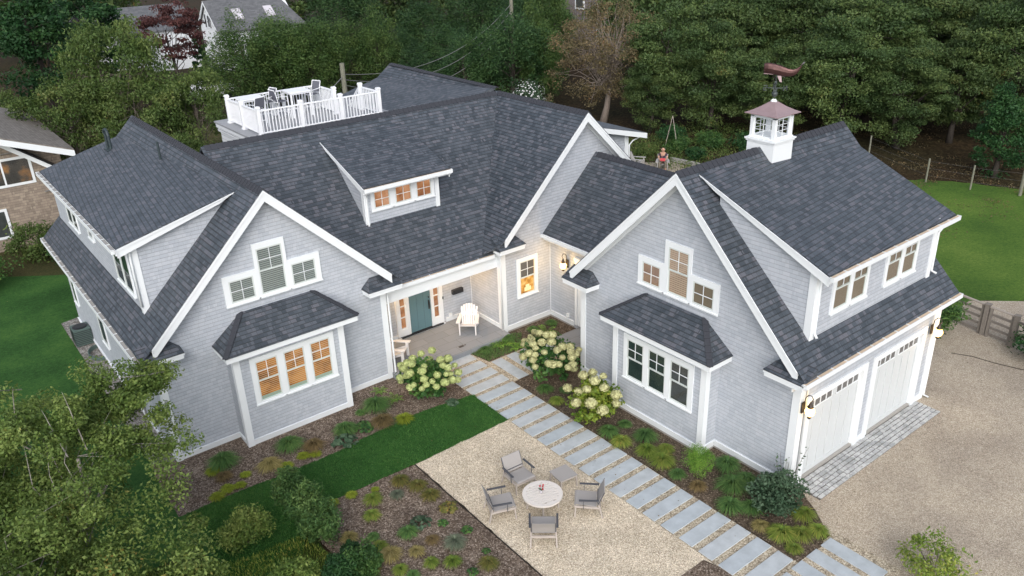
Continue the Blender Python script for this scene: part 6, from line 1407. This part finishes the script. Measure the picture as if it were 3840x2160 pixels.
tk = thing('parked_truck', (12.6, 60.5, 0), 'white parked truck with a black rack behind the yellow green trees', 'truck', rz=rad(8))
m = MB(); m.prism([(-2.6, -.95, .5), (2.6, -.95, .5), (2.6, -.95, 1.1), (1.4, -.95, 1.25), (-2.6, -.95, 1.25)], (0, 1.9, 0)); m.box(-.6, 1.3, -.9, .9, 1.25, 1.9); m.build('body', M['white_pvc'], tk)
m = MB(); m.box(-.5, 1.2, -.915, .915, 1.35, 1.75); m.build('window', M['dark_room_reflection'], tk)
m = MB()
for x in (-2.4, -1.7, -1.0): m.bar((x, -.85, 1.25), (x, -.85, 2.3), .08); m.bar((x, .85, 1.25), (x, .85, 2.3), .08)
for z in (1.75, 2.3): m.bar((-2.45, -.85, z), (-.95, -.85, z), .08); m.bar((-2.45, .85, z), (-.95, .85, z), .08)
m.build('rack', M['black'], tk)
for x in (-1.7, 1.7):
    for s_ in (-.95, .95): m = MB(); m.lathe((x, s_-.1, .4), [(.38, 0), (.4, .05), (.4, .2), (.38, .22)], 16, axis=(0, 1, 0)); m.build('wheel', M['black'], tk)

o3 = (64, 58, 0); N3 = thing('grey_shingled_house', o3, 'grey shingled house with a white window glimpsed above the autumn tree', 'house')
M['brown_sid'] = coursed('brown_grey_cedar', .15, .2, [(0, (.17, .15, .155)), (1, (.24, .215, .22))], .1, .05, .3, .8, .01, .1)
m = MB(); m.box(58, 72, 58, 72, 0, 6.8); m.box(61, 70, 52.5, 58, 0, 4.6); NP(N3, 'wall', m, 'brown_sid', o3)
m = MB(); m.prism([(57.5, 57.5, 6.8), (72.5, 57.5, 6.8), (72.5, 65, 10), (57.5, 65, 10)], (0, 0, -.1)); m.prism([(60.5, 52, 4.5), (70.5, 52, 4.5), (70.5, 58, 6.3), (60.5, 58, 6.3)], (0, 0, -.1)); NP(N3, 'roof', m, 'grey_roof', o3)
m = MB(); m.box(57.5, 72.5, 57.45, 57.55, 6.5, 6.8); m.box(60.9, 61.1, 52.45, 52.5, 0, 4.6); m.box(57.95, 58.15, 57.95, 58, 0, 6.8); m.box(62.0, 63.6, 52.42, 52.5, 1.5, 4.2); m.box(57.9, 58.0, 60, 61.6, 3.6, 6.2); NP(N3, 'trim', m, 'white', o3)
m = MB(); m.box(62.2, 63.4, 52.4, 52.42, 1.7, 4.0); m.box(57.88, 57.9, 60.2, 61.4, 3.8, 6.0); NP(N3, 'window', m, 'mid_room', o3)

# ------------------------------------------------------------------ side yard equipment by the left wall
t = thing('air_conditioner', (-7.13, 17.8, 0), 'green air conditioning unit on the stone strip by the left wall', 'air conditioner')
M['ac'] = flat('green_grey_enamel', (.09, .13, .12), .5, .3)
m = MB(); m.box(-.3, .3, -.33, .33, .05, .7); m.build('cabinet', M['ac'], t)
m = MB()
for i in range(8): m.box(-.31, .31, -.34, .34, .12+i*.07, .14+i*.07)
m.build('louvre', M['black'], t); m = MB(); m.lathe((0, 0, .7), [(.26, 0), (.26, .03), (.2, .05)], 20); m.build('fan_guard', M['black'], t)
m = MB(); n = 14
for k in range(n): a0, a1 = math.pi/2+math.pi*k/n, math.pi/2+math.pi*(k+1)/n; m.prism([(.45*math.cos(a0), .6*math.sin(a0), 0), (.45*math.cos(a1), .6*math.sin(a1), 0), (.42*math.cos(a1), .57*math.sin(a1), 0), (.42*math.cos(a0), .57*math.sin(a0), 0)], (0, 0, .16))
o = m.build('window_well', M['ac']); o.location = (-6.82, 16.4, 0); tag(o, 'dark half round metal window well against the left wall', 'window well')
m = MB(); m.box(-.06, .06, -.15, .15, 1.0, 1.55); m.lathe((-.08, 0, 1.38), [(.09, 0), (.1, .04)], 12, axis=(1, 0, 0)); m.tube([(0, 0, 0), (0, 0, 1.0)], .03, 6); o = m.build('electric_meter', M['wire']); o.location = (-6.88, 10.3, 0); tag(o, 'grey electric meter box on the left wall near the corner', 'meter')
t = thing('hose_reel', (-7.05, 11.4, 0), 'dark hose reel standing by the left wall', 'hose reel'); m = MB(); m.lathe((0, -.14, .35), [(.24, 0), (.26, .02), (.14, .05), (.14, .23), (.26, .26), (.24, .28)], 16, axis=(0, 1, 0)); m.build('reel', M['bronze'], t); m = MB(); m.bar((-.15, -.17, 0), (0, -.17, .35), .03); m.bar((.15, -.17, 0), (0, -.17, .35), .03); m.bar((-.15, .17, 0), (0, .17, .35), .03); m.bar((.15, .17, 0), (0, .17, .35), .03); m.build('stand', M['bronze'], t)

# ------------------------------------------------------------------ back patio with the seated man
PX, PY = 25.7, 18.1
sheet('back_patio', [(22.0, 14.0), (27.3, 17.0), (27.2, 18.8), (25.0, 20.6), (22, 20.6), (16, 14)], -.002, M['drive'])
m = MB(); m.bar((27.35, 18.9, .12), (27.6, 16.2, .12), .15, .25); m.bar((27.6, 16.2, .12), (24, 12.5, .12), .15, .25); tag(m.build('stone_kerb', M['concrete']), 'low grey stone kerb behind the seated man', 'kerb')
ch = adirondack('grey_wood') if 'grey_wood' in M else None
M['grey_wood'] = flat('weathered_grey_chair', (.40, .39, .38), .8, .2, var=.1)
ch = adirondack('grey_wood'); yaw_m = math.atan2(-14.6-PY, -11-PX); ch.location = (PX, PY, 0); ch.rotation_euler = (0, 0, yaw_m+math.pi/2); ch['label'] = 'weathered grey Adirondack chair with a man sitting in it'
ch2 = copy_tree(ch); ch2.location = (24.9, 19.5, 0); ch2.rotation_euler = (0, 0, yaw_m+math.pi/2+1.4); ch2['label'] = 'weathered grey Adirondack chair left of the seated man, mostly hidden by the roof'
M['skin'] = flat('skin', (.50, .29, .21), .6, .3, var=.05); M['shirt'] = flat('dark_plum_polo', (.075, .055, .075), .9, .1); M['khaki'] = flat('grey_khaki_trousers', (.17, .15, .12), .9, .1, var=.1); M['hair'] = flat('grey_white_hair', (.42, .40, .38), .9, .1); M['shoe'] = flat('dark_shoe', (.04, .035, .03), .7, .2)
def skinned(name, verts, edges, rads_, mat, parent, sub=1):
    me = bpy.data.meshes.new(name); me.from_pydata(verts, edges, []); o = bpy.data.objects.new(name, me); COL.objects.link(o); me.materials.append(mat)
    o.modifiers.new('s', 'SKIN'); sb = o.modifiers.new('u', 'SUBSURF'); sb.levels = sub; sb.render_levels = sub
    for d, r in zip(me.skin_vertices[0].data, rads_): d.radius = (r, r) if not hasattr(r, '__len__') else r
    me.skin_vertices[0].data[0].use_root = True
    bpy.context.view_layer.update(); m2 = bpy.data.meshes.new_from_object(o.evaluated_get(bpy.context.evaluated_depsgraph_get()))
    bpy.data.objects.remove(o); m2.name = name; m2.materials.clear(); m2.materials.append(mat); m2.polygons.foreach_set('use_smooth', [True]*len(m2.polygons))
    q = bpy.data.objects.new(name, m2); COL.objects.link(q); q.parent = parent; return q
man = thing('person', (PX, PY, 0), 'bald man in a dark polo seated in a grey chair holding a red tablet', 'person', rz=yaw_m+math.pi/2)
# local frame: faces -y, seated; body one continuous surface
bv = [(0, .05, .42), (0, .12, .62), (0, .10, .82), (0, .06, .98), (0, .03, 1.07), (0, -.03, 1.20),
      (.17, .08, .93), (.27, -.02, .72), (.17, -.26, .66), (-.17, .08, .93), (-.27, -.02, .72), (-.17, -.26, .66),
      (.11, -.02, .44), (.19, -.42, .50), (.18, -.40, .10), (.19, -.52, .04), (-.11, -.02, .44), (-.18, -.42, .50), (-.17, -.44, .10), (-.18, -.56, .04)]
be = [(0, 1), (1, 2), (2, 3), (3, 4), (4, 5), (3, 6), (6, 7), (7, 8), (3, 9), (9, 10), (10, 11), (0, 12), (12, 13), (13, 14), (14, 15), (0, 16), (16, 17), (17, 18), (18, 19)]
br = [.15, .15, .155, .10, .055, .088, .065, .045, .032, .065, .045, .032, .10, .075, .05, .045, .10, .075, .05, .045]
body = skinned('body', bv, be, br, M['skin'], man, 2)
skinned('shirt', [(0, .06, .50), (0, .12, .64), (0, .10, .82), (0, .06, .97), (.17, .08, .93), (.245, .01, .78), (-.17, .08, .93), (-.245, .01, .78)], [(0, 1), (1, 2), (2, 3), (3, 4), (4, 5), (3, 6), (6, 7)], [.165, .168, .172, .105, .08, .066, .08, .066], M['shirt'], man)
skinned('trousers', [(0, .05, .42), (.11, -.02, .44), (.19, -.42, .50), (.18, -.405, .14), (-.11, -.02, .44), (-.18, -.42, .50), (-.17, -.44, .14), (0, .08, .52)], [(0, 1), (1, 2), (2, 3), (0, 4), (4, 5), (5, 6), (0, 7)], [.165, .115, .09, .07, .115, .09, .07, .155], M['khaki'], man)
for sx in (-1, 1):
    m = MB(); m.lathe((sx*.18, -.62 if sx < 0 else -.58, .05), [(.03, 0), (.05, .06), (.052, .18), (.04, .26)], 10, axis=(0, 1, 0)); m.build('shoe', M['shoe'], man, smooth=True)
    # hand: palm and five fingers curled round the tablet edge
    hx = sx*.16; pv = [(hx, -.27, .655), (hx*.98, -.325, .65)]; pe = [(0, 1)]; prr = [.030, (.034, .018)]
    for k in range(4):
        b0 = (hx-sx*.0+(k-1.5)*.018, -.345, .655+.004*k); b1 = (b0[0]-sx*.012, -.375-.004*(1.5-abs(k-1.5)), .648); b2 = (b0[0]-sx*.028, -.372, .628); i0 = len(pv); pv += [b0, b1, b2]; pe += [(1, i0), (i0, i0+1), (i0+1, i0+2)]; prr += [.0095, .009, .008]
    i0 = len(pv); pv += [(hx-sx*.035, -.30, .675), (hx-sx*.06, -.325, .685)]; pe += [(0, i0), (i0, i0+1)]; prr += [.011, .009]
    skinned('hand', pv, pe, prr, M['skin'], man)
m = MB(); m.ball((0, -.035, 1.205), .098, n=10, sz=1.15); hd = m.build('head', M['skin'], man, smooth=True, uv=False)
m = MB(); m.prism([(-.018, -.125, 1.17), (.018, -.125, 1.17), (0, -.125, 1.22)], (0, -.025, -.01)); m.box(-.035, .035, -.128, -.12, 1.132, 1.142); m.build('nose', M['skin'], hd, recalc=True, uv=False)
m = MB(); [m.ball((sx*.036, -.122, 1.215), .012, n=6) for sx in (-1, 1)]; m.build('eye', M['shoe'], hd, uv=False)
m = MB(); [m.ball((sx*.098, -.02, 1.19), .022, n=6, sz=1.4) for sx in (-1, 1)]; m.build('ear', M['skin'], hd, uv=False)
m = MB(); [m.ball((sx*.085, .01, 1.19), .04, n=6, sz=1.4) for sx in (-1, 1)]; m.ball((0, .055, 1.18), .055, n=6); m.build('hair', M['hair'], hd, uv=False, smooth=True)
m = MB(); m.obox((-.15, -.40, .60), (.30, 0, 0), (0, .10, .14), (0, -.02, .012)); o = m.build('tablet', M['terracotta'], None, bevel=.006); o.location = (PX, PY, 0); o.rotation_euler = man.rotation_euler; tag(o, 'bright red tablet held by the seated man', 'tablet')
for x, y, lb in ((29.25, 20.0, 'right leg of the thin pale frame at the wood edge'), (29.0, 20.95, 'left leg of the thin pale frame at the wood edge')):
    m = MB(); m.tube([(0, 0, 0), (29.1-x, 20.45-y, 2.3)], .022, 6); o = m.build('frame_pole', M['wood_pale'], uv=False); o.location = (x, y, 0); tag(o, lb, 'pole')
